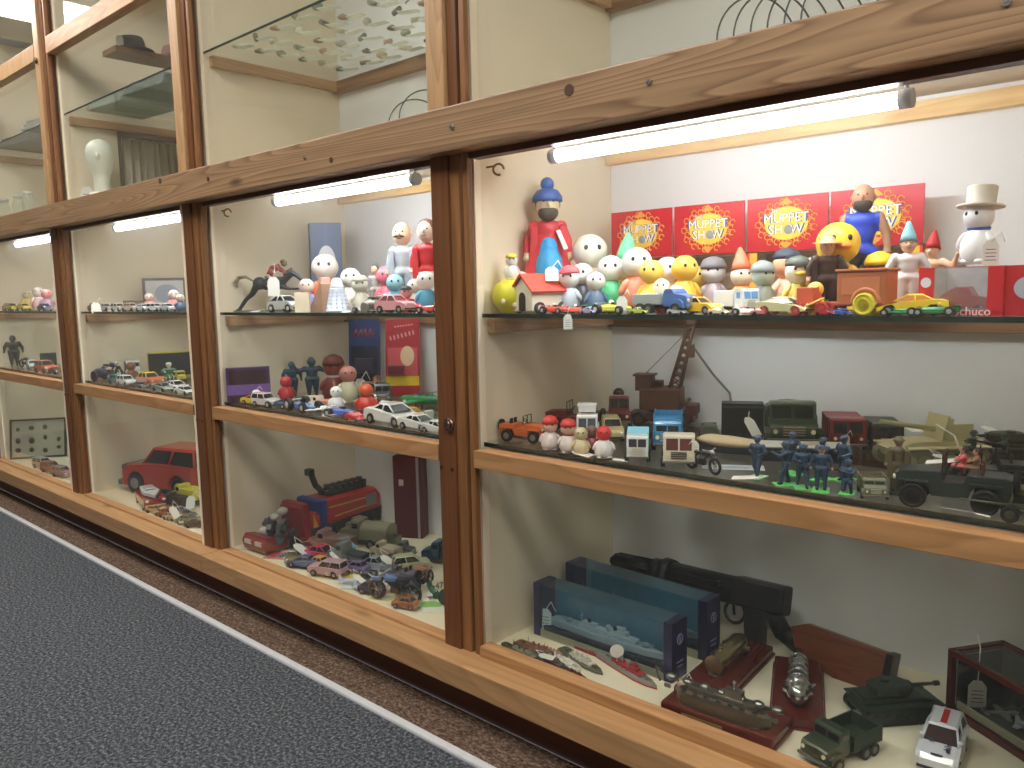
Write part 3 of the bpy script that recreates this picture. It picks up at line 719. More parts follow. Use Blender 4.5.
def doll(P, h, H, label, shirt=(200, 60, 50), trousers=(60, 70, 110), skin=(226, 186, 156), hair=None, hat=None, hatc=(60, 60, 60), shoes=(50, 40, 36), pose='stand', head=1.0, bulk=1.0, base=None, gun=None, beard=None, cat='toy figure', name='toy_figure', group=None, coat=None, tummy=None, tilt=None, face=True, bow=None, moustache=None, baseh=.02, bare=False):
    t = root(name, label, cat, P, h, group, H, tilt)
    z0 = baseh if base is not None else 0
    me0, zh = body_mesh(pose, bulk); me = me0.copy()
    if bare:
        for pl in me.polygons:
            if abs(pl.center.y) > .125*bulk and pl.center.z > .3: pl.material_index = 2
    for c in (shirt, trousers, skin, shoes): me.materials.append(M(c, .45))
    b = bpy.data.objects.new('body', me); COL.objects.link(b); b.parent = t; b.location = (0, 0, z0)
    hr = .078*head; hz = zh + hr*.9 + z0
    m = MB(); m.ball((0.005, 0, hz), (hr*.95, hr*.88, hr*1.1), seg=18, rings=12)
    if face:
        m.ball((hr*.98, 0, hz-.05*hr), (hr*.22, hr*.16, hr*.2), seg=8, rings=6)
        for s_ in (-1, 1): m.ball((0, s_*hr*.88, hz), (hr*.18, hr*.12, hr*.25), seg=8, rings=6)
        m.mi = 1
        for s_ in (-1, 1): m.ball((hr*.84, s_*hr*.33, hz+hr*.2), hr*.10, seg=8, rings=6)
        m.box((hr*.84, 0, hz-hr*.45), (hr*.12, hr*.42, hr*.06))
    hd = m.build('head', [M(skin, .45), M((40, 30, 28), .4)], t)
    if hair: MB().ball((-.012*head, 0, hz+hr*.18), (hr*1.02, hr*.98, hr*1.05), seg=16, rings=10).build('hair', M(hair, .7), t)
    if beard: MB().ball((hr*.45, 0, hz-hr*.62), (hr*.6, hr*.75, hr*.6), seg=12, rings=8).build('beard', M(beard, .7), t)
    if moustache: MB().ball((hr*.98, -hr*.25, hz-hr*.22), (hr*.12, hr*.34, hr*.1), rot=(.25, 0, 0)).ball((hr*.98, hr*.25, hz-hr*.22), (hr*.12, hr*.34, hr*.1), rot=(-.25, 0, 0)).build('moustache', M(moustache, .7), t)
    if hat:
        m = MB()
        if hat == 'top': m.lathe([(hr*1.5,0),(hr*1.5,hr*.12),(hr*.9,hr*.16),(hr*.95,hr*1.5),(hr*.9,hr*1.56)], c=(0, 0, hz+hr*.55), rot=(0, -.12, 0))
        elif hat == 'brim': m.lathe([(hr*1.9,-.0),(hr*1.95,hr*.1),(hr*1.0,hr*.16),(hr*.85,hr*.8),(hr*.5,hr*.95)], c=(0, 0, hz+hr*.5), rot=(0, .08, 0))
        elif hat == 'cap': m.lathe([(hr*1.05,0),(hr*1.05,hr*.3),(hr*.8,hr*.7),(hr*.3,hr*.9)], c=(0, 0, hz+hr*.25)).box((hr*1.1, 0, hz+hr*.32), (hr*.8, hr*1.2, hr*.1), bev=hr*.04)
        elif hat == 'helmet': m.lathe([(hr*1.3,0),(hr*1.25,hr*.15),(hr*1.08,hr*.35),(hr*.8,hr*.8),(hr*.2,hr*1.05)], c=(0, 0, hz+hr*.25))
        elif hat == 'cone': m.lathe([(hr*1.1,0),(hr*.9,hr*.8),(hr*.55,hr*1.8),(hr*.2,hr*2.7)], c=(0, 0, hz+hr*.3), rot=(0, -.2, 0))
        elif hat == 'bobble': m.lathe([(hr*1.1,0),(hr*1.1,hr*.35),(hr*.8,hr*.8),(hr*.3,hr*1.0)], c=(0, 0, hz+hr*.2)).ball((hr*.1, 0, hz+hr*1.45), hr*.5)
        m.build('hat', M(hatc, .5), t)
    if coat:
        zz = zh-.06
        MB().prism([(-.12,.22),(-.1,zz),(0,zz+.02),(.075,zz-.02),(.06,.24)], .07, c=(0, .13*bulk, z0), edge=.02).prism([(-.12,.22),(-.1,zz),(0,zz+.02),(.075,zz-.02),(.06,.24)], .07, c=(0, -.13*bulk, z0), edge=.02).prism([(-.14,.2),(-.1,zz),(-.04,zz),(-.06,.2)], .3*bulk, c=(0, 0, z0), edge=.02).build('coat', M(coat, .6), t)
    if tummy: MB().ball((.03, 0, .5+z0), (.10*bulk, .11*bulk, .17)).build('shirt_front', M(tummy, .5), t)
    if bow: MB().ball((.1, .06, zh-.02+z0), (.03, .06, .04)).ball((.1, -.06, zh-.02+z0), (.03, .06, .04)).ball((.115, 0, zh-.02+z0), .022).build('bow_tie', M(bow, .5), t)
    if gun:
        p = POSE[pose]; a = Vector(p['rh']); bb = Vector(p['lh']); d = (bb-a).normalized()
        MB().cyl(a-d*.14+Vector((0, 0, z0)), bb+d*.22+Vector((0, 0, z0)), .014, seg=8).box(a-d*.12+Vector((0, 0, z0-.01)), (.14, .025, .05)).build('rifle', M(gun, .5), t)
    if base is not None: MB().box((0, 0, baseh/2), (.52, .36, baseh), bev=.006).build('base', M(base, .4), t)
    return t

def egg(P, h, H, label, c=(240, 205, 70), head=None, c2=None, hat=None, hatc=(60, 60, 60), eyes=True, cat='toy figure', name='toy_figure', group=None, fat=1.0, arms=True, beak=None, scarf=None, tilt=None, base=None):
    """round moulded figure: egg-shaped body, ball head, stub arms"""
    t = root(name, label, cat, P, h, group, H, tilt)
    MB().lathe([(.12*fat,0),(.22*fat,.03),(.28*fat,.18),(.26*fat,.36),(.17*fat,.52),(.08*fat,.6)], seg=20).ball((.1*fat, .12*fat, .04), (.14, .09, .05)).ball((.1*fat, -.12*fat, .04), (.14, .09, .05)).build('body', M(c, .35), t)
    MB().ball((.02, 0, .74), (.22, .23, .225), seg=18, rings=12).build('head', M(head or c, .35), t)
    if arms: MB().ball((.06, .25*fat, .38), (.07, .06, .15), rot=(.5, 0, 0)).ball((.06, -.25*fat, .38), (.07, .06, .15), rot=(-.5, 0, 0)).build('arms', M(c2 or c, .35), t)
    if eyes: MB().ball((.21, .08, .79), (.02, .03, .035), seg=8, rings=6).ball((.21, -.08, .79), (.02, .03, .035), seg=8, rings=6).build('eyes', M((36, 32, 32), .3), t)
    if beak: MB().ball((.25, 0, .70), (.09, .10, .045)).build('bill', M(beak, .4), t)
    if scarf: MB().torus((0, 0, .56), .13*fat, .05, seg=18).build('scarf', M(scarf, .6), t)
    if hat == 'cap': MB().lathe([(.22,0),(.22,.06),(.16,.14),(.05,.18)], c=(0, 0, .84)).box((.22, 0, .86), (.16, .22, .02), bev=.008).build('hat', M(hatc, .5), t)
    if hat == 'top': MB().lathe([(.34,0),(.35,.03),(.21,.04),(.22,.32),(.2,.34)], c=(-.02, 0, .89), rot=(0, -.1, 0)).build('hat', M(hatc, .5), t)
    if hat == 'cone': MB().lathe([(.22,0),(.17,.16),(.1,.36),(.03,.5)], c=(0, 0, .84), rot=(0, -.2, 0)).build('hat', M(hatc, .5), t)
    if hat == 'dome': MB().lathe([(.25,0),(.24,.08),(.19,.18),(.06,.24)], c=(0, 0, .80)).build('hat', M(hatc, .5), t)
    if base: MB().lathe([(.3,0),(.3,.04),(.27,.05)], c=(0, 0, -.0)).build('base', M(base, .5), t)
    return t

PAPER = (238, 236, 230)
def price_tag(P, h, H, label, pitch=0.0, round_=False, string=((0, 0, 1), (.1, .3, 1.35), (0, .5, .9)), ink=False, c=PAPER, group=None):
    """card standing or lying (pitch 90 = flat), hole at the top and a loop of string; local z up the card, y across"""
    t = root('price_tag', label, 'price tag', P, h, group, H, (0, -pitch))
    if round_: MB().cyl((-.01, 0, .5), (.01, 0, .5), .5, seg=20).build('card', M(c, .7, var=.03), t)
    else: MB().prism([(-.30, 0), (.30, 0), (.30, .78), (.14, 1), (-.14, 1), (-.30, .78)], .025, rot=(0, 0, PI/2)).build('card', M(c, .7, var=.03), t)
    if ink:
        m = MB()
        for k in range(4): m.box((.0135, 0, .2+.14*k), (.003, .42-.06*(k % 2), .03)).box((-.0135, 0, .2+.14*k), (.003, .42-.06*(k % 2), .03))
        m.build('handwriting', M((90, 90, 110), .7), t)
    if string: MB().tube([(0, 0, .9)]+[Vector(s_) for s_ in string[1:]], .022, seg=6).build('string', M((235, 232, 225), .8), t)
    return t

def sheet(P, h, sx, sy, label, c=(230, 225, 205), blobs=(), th=.0012, cat='leaflet', name='leaflet', tilt=None, text=None):
    """printed card or booklet lying on a surface; blobs = printed patches (x, y, rx, ry, colour) in halves of the sheet"""
    t = root(name, label, cat, P, h, None, 1.0, tilt)
    MB().box((0, 0, th/2), (sx, sy, th)).build('page', M(c, .6, var=.04), t)
    for i, (x, y, rx, ry, bc) in enumerate(blobs):
        n = 14; MB().prism([(rx*sx/2*math.cos(2*PI*k/n)*(1+.2*math.sin(3*k+i)), ry*sy/2*math.sin(2*PI*k/n)*(1+.2*math.cos(2*k+i))) for k in range(n)], .0003, plane='xy', c=(x*sx/2, y*sy/2, th+.00016+.00004*i)).build('print', M(bc, .6), t)
    if text: MB().text(text[0], text[1], (text[2]*sx/2, text[3]*sy/2, th+.0003), rot=(0, 0, R(text[4])), ext=.0002).build('lettering', M((50, 50, 55), .6), t)
    return t

def carton(P, h, d, label, c, front=None, win=None, name='toy_box', cat='box', text=None, tilt=None, textc=(230, 225, 215), band=None, group=None):
    """printed box d=(depth x, width y, height z), its front at +x"""
    t = root(name, label, cat, P, h, group, 1.0, tilt); e = min(d)*.02
    MB().box((0, 0, d[2]/2), d, bev=e).build('carton', M(c, .45), t)
    if front: MB().box((d[0]/2+.0004, 0, d[2]*.5), (.0009, d[1]*.86, d[2]*.84)).build('front_panel', M(front, .4), t)
    if win: MB().prism([(d[1]*win[2]*math.cos(2*PI*k/20), d[2]*win[3]*math.sin(2*PI*k/20)) for k in range(20)], .001, rot=(0, 0, PI/2), c=(d[0]/2+.0012, d[1]*win[0], d[2]*(.5+win[1]))).build('window', M(win[4], .3), t)
    if band: MB().box((d[0]/2+.001, 0, d[2]*band[0]), (.0012, d[1]*.98, d[2]*band[1])).build('band', M(band[2], .4), t)
    if text: MB().text(text[0], text[1], (d[0]/2+.0018, d[1]*text[2], d[2]*text[3]), rot=(PI/2, 0, PI/2), ext=.0004).build('lettering', M(textc, .4), t)
    return t

# ================================================================== the collection
def T(px, y=.1): return col_at(px, y, Z_TOP)
_occ = []
def Tf(px, y, rad_px, lo=.075, hi=.37):
    """nearest free standing place on the sight column px, so that figures do not run into each other"""
    best = None
    for k in range(60):
        for s_ in (1, -1):
            yy = y+s_*k*.005
            if not lo <= yy <= hi: continue
            p = col_at(px, yy, Z_TOP); r_ = rad_px*upx(p); bad = 0
            for (x2, y2, r2) in _occ:
                dd = math.hypot(p.x-x2, p.y-y2); bad += max(0, r_+r2-dd)
            if p.x-r_ < (0.0 if px > 470 else -1.0): bad += (r_-p.x if px > 470 else r_-1-p.x)
            if best is None or bad < best[0]-1e-4: best = (bad, p, r_)
        if best and best[0] <= 0: break
    _occ.append((best[1].x, best[1].y, best[2])); return best[1]
def Q(px, py): return on_z(px, py, Z_MID)
def B(px, py): return on_z(px, py, Z_BOT)
def Sx(p, n): return n*upx(p)
WHITE = (236, 234, 230)

# ---------------- right-hand case, upper glass shelf ----------------
GRP = 'red show boxes against the back panel'
lab = ['leftmost of the four red Muppet Show boxes, smallest in view, beside the cream side panel',
       'second red Muppet Show box from the left, above the yellow figures',
       'third red Muppet Show box from the left, above the grey helmeted figure',
       'rightmost red Muppet Show box, partly hidden by the bearded strongman']
for i, (x0, x1) in enumerate(((.057, .205), (.211, .362), (.368, .520), (.524, .676))):
    wx = x1-x0; t = root('playset_box', lab[i], 'box', ((x0+x1)/2, .40, Z_TOP), 0, GRP)
    zc0 = .106; zc1 = .203
    RED = M((196, 24, 38), .35, 0, .3)
    MB().box((0, 0, (zc0+zc1)/2), (wx, .003, zc1-zc0)).build('header_card', RED, t)
    # window box below: open front with pillars
    m = MB(); m.box((0, .040, .002), (wx, .07, .004)).box((0, .0735, .052), (wx, .003, .104)).box((-wx/2+.002, .040, .052), (.004, .07, .104)).box((wx/2-.002, .040, .052), (.004, .07, .104)).box((0, .040, .104), (wx, .07, .003))
    m.build('box_body', M((206, 180, 150), .6), t)
    m = MB()
    for sx in (-1, 1): m.box((sx*(wx/2-.012), .003, .052), (.014, .005, .102))
    m.build('yellow_pillars', M((244, 178, 66), .5), t)
    m = MB()
    for sx in (-1, 1): m.box((sx*(wx/2-.0025), .003, .052), (.005, .006, .102))
    m.build('red_edges', M((206, 60, 40), .5), t)
    MB().box((0, .004, .053), (wx-.036, .0008, .098)).build('window_film', glass('film', (.96, .96, .96), .8, .02), t)
    m = MB()
    for k in range(5): m.box((-.05+.025*k, .045+.01*(k % 2), .02+.008*(k % 3)), (.018, .02, .04+.016*(k % 3)), bev=.003)
    m.build('packed_pieces', M((176, 132, 110), .6), t)
    # printed ornament: yellow oval in a ring of scrolls
    m = MB(); cz = (zc0+zc1)/2; n = 32
    m.prism([(wx*.27*math.cos(2*PI*k/n), cz+.030*math.sin(2*PI*k/n)) for k in range(n)], .0010, c=(0, -.0022, 0)); m.build('yellow_oval', M((246, 204, 78), .45), t)
    m = MB()
    for k in range(26):
        a = 2*PI*k/26; q = .92+.12*(k % 2); x = wx*.34*math.cos(a)*q; z = cz+.038*math.sin(a)*q
        m.torus((x, -.0022, z), .0052, .0011, rot=(PI/2, 0, 0), seg=10, sg=4, arc=.8)
        m.box((x*.86, -.0022, cz+(z-cz)*.84), (.006, .0008, .0022), rot=(0, -a, 0))
    for z in (-1, 1): m.prism([(-.012, cz+z*.036), (0, cz+z*.047), (.012, cz+z*.036), (0, cz+z*.033)], .0008, c=(0, -.0021, 0))
    m.build('scrollwork', M((232, 160, 62), .45), t)
    for nm, off, col, dy in (('lettering_outline', .0, (70, 84, 140), -.0030), ('lettering', 0, (240, 238, 236), -.0040)):  # larger blue copy is the printed outline of the white letters
        m = MB(); k = 1.0 if nm == 'lettering' else 1.09
        m.text('THE', .009*k, (-.02, dy, cz+.0235), rot=(PI/2, 0, 0), ext=.0004).text('MUPPET', .0235*k, (0, dy, cz+.009), rot=(PI/2, 0, 0), ext=.0004).text('SH  W', .0235*k, (0, dy, cz-.0115), rot=(PI/2, 0, 0), ext=.0004)
        m.build(nm, M(col, .4), t)
    MB().ball((.0052, -.0040, cz-.0115), (.0085, .0012, .0085)).build('letter_ball', M((150, 150, 152), .4), t)

# figures and cars, back rows to front; colours lightened to hold glass haze and bloom
D = doll
p = Tf(549, .19, 22); DD = D(p, -45, Sx(p, 112), 'tall doll in red and white coat over blue shirt, left end of the top shelf', shirt=(204, 60, 68), trousers=(60, 150, 214), skin=(206, 190, 158), hat='bobble', hatc=(56, 92, 160), hair=(70, 66, 62), beard=(84, 76, 66), head=1.55, bulk=1.0, coat=(204, 58, 66), tummy=(52, 156, 220), cat='doll', name='toy_doll', pose='stand')
p = Vector((.042, .092, Z_TOP)); _occ.append((.042, .092, .036)); t = root('ball_toy', 'big yellow apple-shaped ball toy against the left side panel', 'toy', p, -50, None, Sx(p, 41))
BALL = p.copy(); BALL.z += Sx(p, 41)*.80
MB().lathe([(.1,0),(.3,.04),(.45,.22),(.5,.45),(.42,.68),(.25,.8),(.08,.78)], seg=24).build('body', M((232, 224, 60), .35), t); MB().ball((.42, .1, .2), (.06, .1, .08)).ball((.40, -.18, .3), (.05, .08, .09)).build('pale_spots', M((240, 226, 190), .5), t)
egg(BALL, -45, Sx(p, 26), 'white round figure with yellow hat sitting on top of the yellow ball toy', WHITE, WHITE, hat='cap', hatc=(232, 220, 90))
p = Tf(521, .135, 9, .12, .15); egg(p, -50, Sx(p, 42), 'white round figure with grey arms between the yellow ball and the red coat', (226, 224, 220), WHITE, c2=(110, 108, 108), fat=.7)
MB().lathe([(.23,.16),(.22,.34),(.16,.58),(.08,.74)], seg=20, sc=(.6, 1, 1)).build('flared_coat', M((204, 58, 66), .6), DD)
MB().ball((.07, 0, .36), (.13, .13, .22)).build('blue_front', M((60, 160, 224), .5), DD)
MB().box((.13, .11, .62), (.02, .04, .2), rot=(.3, -.5, 0), bev=.006).build('white_lapel', M((236, 226, 226), .6), DD)
# house on wheels
p = T(539, .09); t = root('house_wagon', 'white toy house with red pitched roof on wheels', 'toy house', p, 72, None, Sx(p, 44))
MB().prism([(-.42,.06),(-.42,.5),(0,.82),(.42,.5),(.42,.06)], .95, rot=(0, 0, PI/2)).build('walls', M((236, 228, 208), .5), t)
m = MB()
for s_ in (-1, 1): m.box((0, s_*.26, .68), (1.08, .66, .045), rot=(-s_*.65, 0, 0))
m.build('roof', M((226, 92, 78), .4), t)
MB().prism([(-.14,.06),(-.14,.36),(-.09,.45),(0,.48),(.09,.45),(.14,.36),(.14,.06)], .012, rot=(0, 0, PI/2), c=(-.482, 0, 0)).build('doorway', M((40, 36, 36), .5), t)
wheels(t, (-.3, .32), .46, .13, .06, (60, 58, 58), (225, 222, 216))
p2 = Vector((p.x, p.y, Z_TOP+Sx(p, 33))) 
p = Tf(836, .17, 20); egg(p, -60, Sx(p, 92), 'tall bright yellow figure with orange bill left of the strongman', (248, 204, 60), (250, 206, 60), beak=(240, 140, 60), fat=.75)
p = Tf(860, .22, 20); D(p, -75, Sx(p, 122), 'bearded bald strongman figure in a blue singlet', shirt=(40, 70, 190), trousers=(60, 66, 80), skin=(176, 130, 104), beard=(60, 50, 46), pose='stand', bulk=1.0, head=1.25, bare=True)
p = Tf(826, .12, 16); D(p, -60, Sx(p, 72), 'figure in a wide tan hat and dark coat beside the brown wagon', shirt=(70, 50, 46), trousers=(54, 40, 44), hat='brim', hatc=(204, 168, 130), head=1.3, bulk=1.3, coat=(62, 46, 48))
p = Tf(878, .18, 16); egg(p, -60, Sx(p, 58), 'round yellow figure with dark red face behind the brown wagon', (248, 206, 50), (158, 52, 44), hat='dome', hatc=(248, 206, 50), fat=1.2)
p = Tf(897, .2, 8); carton(p, -70, (Sx(p, 10), Sx(p, 14), Sx(p, 34)), 'narrow grey-brown tin right of the yellow round figure', (176, 150, 140), name='tin', cat='tin')
p = Tf(906, .14, 14); D(p, -70, Sx(p, 74), 'figure in a pale blue pointed hat, left of the red-hatted figure', shirt=(226, 226, 226), trousers=(230, 226, 220), hat='cone', hatc=(140, 196, 206), head=1.35, bulk=1.3)
p = Tf(930, .15, 16); D(p, -100, Sx(p, 66), 'pink-skinned figure with raised arms and a red pointed hat', shirt=(236, 190, 160), trousers=(232, 180, 150), hat='cone', hatc=(196, 40, 50), head=1.35, bulk=1.35, pose='armsup')
p = Tf(953, .20, 14); egg(p, -60, Sx(p, 52), 'dark grey furry figure between the red-hatted figure and the top-hatted one', (110, 108, 108), (112, 110, 110), eyes=False)

# (row of small white figures with coloured clothes)
rows = [
 (549, .10, 30, WHITE, (224, 90, 86), 'small white-headed figure in red beside the red-roofed house', None, None),
 (570, .13, 46, (210, 220, 235), WHITE, 'white round figure with pink cap behind the small red racers', 'cap', (232, 110, 120)),
 (590, .24, 78, (226, 214, 186), (232, 230, 214), 'tall pale figure with a dark belt standing right of the red-coated doll', None, None),
 (583, .15, 50, (90, 92, 100), WHITE, 'white-headed figure in dark grey clothes below the tall pale figure', None, None),
 (596, .12, 42, (96, 120, 150), (238, 236, 230), 'white-headed figure in slate blue, left of the green-clothed figure', None, None),
 (611, .16, 58, (86, 190, 130), (238, 236, 226), 'white-headed figure in bright green', None, None),
 (627, .22, 58, (242, 206, 130), (240, 226, 190), 'cream figure with green hat behind the yellow racing car', 'cone', (110, 200, 150)),
 (637, .18, 66, (240, 150, 120), (246, 240, 230), 'slim orange figure with a small white head rising above its neighbours', None, None),
 (652, .15, 54, (246, 204, 84), (246, 208, 96), 'yellow round figure standing left of the blue-white headed one', None, None),
 (645, .08, 24, (240, 176, 90), (246, 208, 96), 'tiny yellow figure just behind the yellow racer tail', None, None),
 (668, .20, 56, (238, 226, 200), (226, 234, 244), 'figure with pale blue-white head above the green and grey bus', None, None),
 (662, .10, 36, (222, 90, 70), (244, 230, 210), 'tiny red-bodied figure riding behind the green and grey bus', None, None),
 (676, .09, 30, (236, 236, 232), WHITE, 'tiny all-white figure behind the green and grey bus', None, None),
 (684, .19, 58, (248, 196, 66), (248, 200, 80), 'tall yellow round figure behind the orange and yellow cart', None, None),
 (697, .24, 46, (248, 206, 90), (248, 212, 104), 'yellow figure leaning between show boxes and yellow car', None, None),
 (713, .24, 52, (176, 160, 166), (206, 204, 204), 'grey and white figure in front of the second show box', 'dome', (120, 116, 122)),
 (741, .20, 48, (244, 170, 90), (244, 222, 196), 'orange-dressed figure sitting above the white van with blue windows', 'cone', (232, 130, 96)),
 (762, .14, 50, (150, 156, 148), (176, 184, 172), 'grey-green figure with domed helmet like a little statue', 'dome', (140, 146, 146)),
 (786, .20, 62, (246, 190, 160), (246, 176, 140), 'pink egg-shaped figure with dark cap', 'cap', (60, 66, 84)),
 (797, .13, 56, (248, 214, 110), (246, 236, 220), 'white-faced figure with yellow bill and dark cap', 'cap', (96, 104, 96)),
 (812, .16, 52, (214, 130, 120), (220, 176, 164), 'rosy brown figure with grey ears-like tufts beside the cowboy', 'dome', (186, 160, 156)),
 (815, .09, 34, (248, 196, 80), (248, 204, 96), 'small yellow and white figure behind the red wooden cart', None, None),
]
for px, y, hp, c, hd, lb, hat, hc in rows:
    p = Tf(px, y, hp*.235); egg(p, -50+random.uniform(-25, 25), Sx(p, hp), lb, c, hd, hat=hat, hatc=hc or (90, 90, 90), beak=(246, 196, 66) if 'bill' in lb else None, fat=.8)
# vehicles on the front edge
p = T(556, .07); racer((232, 84, 70), p, -8, Sx(p, 34), 'small red racing car just right of the toy house', driver=(240, 220, 200))
p = T(578, .085); racer((240, 96, 80), p, 10, Sx(p, 30), 'second small red racing car, above the hanging price tag', driver=WHITE)
p = T(598, .10); racer((60, 176, 140), p, 5, Sx(p, 34), 'teal racing car behind the silver and yellow one', driver=WHITE)
p = T(614, .065); racer((222, 216, 90), p, -8, Sx(p, 46), 'silver-nosed yellow racing car with black wheels at the shelf edge', nose=(170, 176, 186), driver=(246, 236, 220))
p = T(666, .075); truck((120, 176, 126), p, -6, Sx(p, 66), 'green and grey tinplate lorry with blue bonnet', bed='box', bedc=(176, 184, 186), cabc=(90, 126, 190), Hb=.16, cab_h=.36)
p = T(700, .075); car('coupe', (246, 196, 60), p, -10, Sx(p, 46), 'yellow toy car with orange driver at the shelf edge', lightbar=(220, 110, 60))
p = T(736, .10); truck((224, 228, 232), p, -30, Sx(p, 52), 'white toy van with blue windows and white wheels', bed='box', bonnet=False, glassc=(90, 150, 210), wheel=(210, 210, 210), axles=(-.3, .3))
p = T(748, .06); racer((240, 226, 220), p, -5, Sx(p, 30), 'white and pink racing car in front of the blue-windowed van', driver=(230, 120, 120))
p = T(785, .065); car('sports', (226, 222, 170), p, -5, Sx(p, 56), 'silver and yellow sports car with red wheels at the shelf edge', wheel=(176, 50, 50), hub=(210, 120, 110))
p = T(812, .07); t = root('cart', 'small red wooden cart with a yellow pole and red wheels', 'toy cart', p, -10, None, Sx(p, 38))
MB().box((-.1, 0, .5), (.5, .4, .45), bev=.03).build('box', M((212, 96, 70), .4), t); MB().cyl((-.45, -.25, .05), (.45, -.2, .45), .025).build('pole', M((236, 200, 80), .4), t); wheels(t, (-.25, .42), .25, .17, .08, (176, 44, 44), (210, 90, 80))
p = T(866, .075); t = root('circus_wagon', 'brown box wagon with rounded mudguards and yellow wheels', 'toy wagon', p, -10, None, Sx(p, 56))
MB().box((0, 0, .48), (.9, .44, .6), bev=.03).box((0, 0, .80), (.96, .5, .05), bev=.02).box((-.6, 0, .2), (.5, .3, .08), bev=.02).build('body', M((190, 112, 74), .4), t)
m = MB()
for s_ in (-1, 1): m.torus((.1, s_*.22, .22), .24, .04, rot=(PI/2, 0, 0), seg=20, arc=.5).box((0, s_*.225, .52), (.7, .01, .3), bev=.004)
m.build('mudguards', M((208, 130, 90), .4), t); wheels(t, (.1,), .25, .2, .08, (226, 214, 60), (190, 170, 50)); wheels(t, (-.62,), .2, .12, .07, (170, 50, 46), (120, 40, 40))
p = T(912, .075); car('sports', (246, 212, 60), p, 190, Sx(p, 66), 'long yellow toy car lying behind the green racers', glassc=(190, 120, 40))
p = T(899, .055); racer((52, 150, 100), p, 185, Sx(p, 40), 'green racing car with brown driver, left of the red window box', driver=(190, 140, 90), nose=(226, 190, 70))
p = T(934, .052); racer((36, 130, 74), p, 185, Sx(p, 44), 'green racing car with golden driver in front of the red window box', driver=(226, 190, 110))
# red window box with the car inside
p = T(965, .10); Lb = Sx(p, 78); t = root('window_box', 'red toy box with a clear window and a maroon car inside', 'box', p, -8, None, Lb)
MB().box((0, .185, .33), (.64, .01, .54)).box((-.315, 0, .33), (.01, .36, .54)).box((.315, 0, .33), (.01, .36, .54)).build('inner_card', M((196, 196, 200), .5), t)
MB().box((0, 0, .03), (1.0, .42, .06)).box((0, .2, .32), (1.0, .02, .58)).box((-.41, 0, .32), (.18, .42, .58)).box((.41, 0, .32), (.18, .42, .58)).build('carton', M((206, 40, 48), .4), t)
MB().box((0, 0, .605), (.64, .40, .012)).box((0, -.2, .33), (.64, .008, .54)).build('window_film', glass('film2', (.97, .97, .97), 1, .10), t)
MB().cyl((-.41, -.216, .42), (-.41, -.205, .42), .065, seg=20).build('round_badge', M((210, 220, 240), .4), t)
MB().text('Schuco', .15, (.16, -.218, .050), rot=(PI/2, 0, 0), ext=.006).build('lettering', M((246, 224, 222), .4), t)
MB().prism(hull_poly([(-.3,.1),(-.29,.24),(-.1,.36),(.05,.36),(.12,.25),(.3,.22),(.3,.1)], (-.17, .2), .06, .09), .2, edge=.02).cyl((-.17, -.1, .12), (-.17, -.13, .12), .07).build('boxed_car', M((150, 40, 52), .25, 0, .6), t)
p = T(1034, .10); t = carton(p, -98, (Sx(p, 42), Sx(p, 40), Sx(p, 50)), 'red box at the right end of the top shelf beside the window box', (206, 44, 52), win=(0, .05, .3, .22, (196, 200, 216)))
# plain white figure with top hat sitting on the window box
p = T(975, .13); p.z = Z_TOP+.61*Lb+.004
egg(p, -110, Sx(p, 62), 'large white figure with cream top hat and blue scarf sitting on the red window box', (240, 240, 242), (236, 236, 238), hat='top', hatc=(232, 222, 206), eyes=True, scarf=(60, 96, 176), fat=.95)
# tags on this shelf
def tagw(px, y, z, hp, lb, h=-50, ink=False, pitch=0, **k):
    q = col_at(px, y, z); return price_tag(q, h, Sx(q, hp), lb, pitch, ink=ink, **k)
q = col_at(568, .0475, Z_TOP-.018); HANG1 = price_tag(q+Vector((0, 0, -.008)), -60, Sx(q, 15), 'white price tag hanging over the edge of the top shelf under the red racers', ink=True, string=((0, 0, 1), (0, 0, 1.2), (-.05, .1, 1.5)))
tagw(552, .095, Z_TOP+.0585, 22, 'white price tag lying across the red roof of the toy house', pitch=50)
tagw(622, .055, Z_TOP, 18, 'pale price tag propped on the tail of the yellow racing car')
tagw(990, .085, Z_TOP+Lb*.62, 25, 'large handwritten white tag in front of the top-hatted figure', h=-60, ink=True)
tagw(700, .056, Z_TOP+.001, 14, 'white tag lying flat under the nose of the yellow toy car', pitch=86)
tagw(745, .054, Z_TOP+.001, 16, 'white tag lying flat before the white and pink racing car', pitch=86)
tagw(895, .056, Z_TOP+.001, 12, 'small white tag lying flat right of the brown wagon', pitch=86)
tagw(652, .055, Z_TOP+.001, 16, 'white tag lying flat before the green and grey lorry', pitch=86)

# ---------------- right-hand case, middle shelf ----------------
p = Q(520, 440); jeep((206, 104, 50), p, 12, Sx(p, 50), 'orange toy jeep with upright windscreen frame at the left end', riders=None)
p = Q(556, 428); jeep((110, 36, 36), p, 200, Sx(p, 56), 'dark red open toy car behind the little red-haired figures')
p = Q(588, 441); GT = truck((222, 222, 220), p, -55, Sx(p, 56), 'white recovery truck with a lattice gantry on its roof', bed='flat', load=(150, 150, 150), glassc=(70, 80, 90), bonnet=False, cab_h=.52)
m = MB()
for s_ in (-1, 1):
    for x in (.1, .3): m.cyl((x, s_*.13, .5), (x, s_*.13, .68), .012, seg=6)
m.box((.2, 0, .68), (.24, .34, .05), bev=.01).box((.31, 0, .62), (.02, .3, .1)).cyl((.2, .1, .7), (.2, .1, .9), .006, seg=5)
m.build('roof_gantry', M((220, 220, 218), .4), GT)
p = Q(619, 424); truck((110, 34, 34), p, -55, Sx(p, 58), 'dark red steam lorry with tall black machinery', bed='machine', bedc=(70, 44, 36), grille=(90, 60, 50), cab_h=.5)
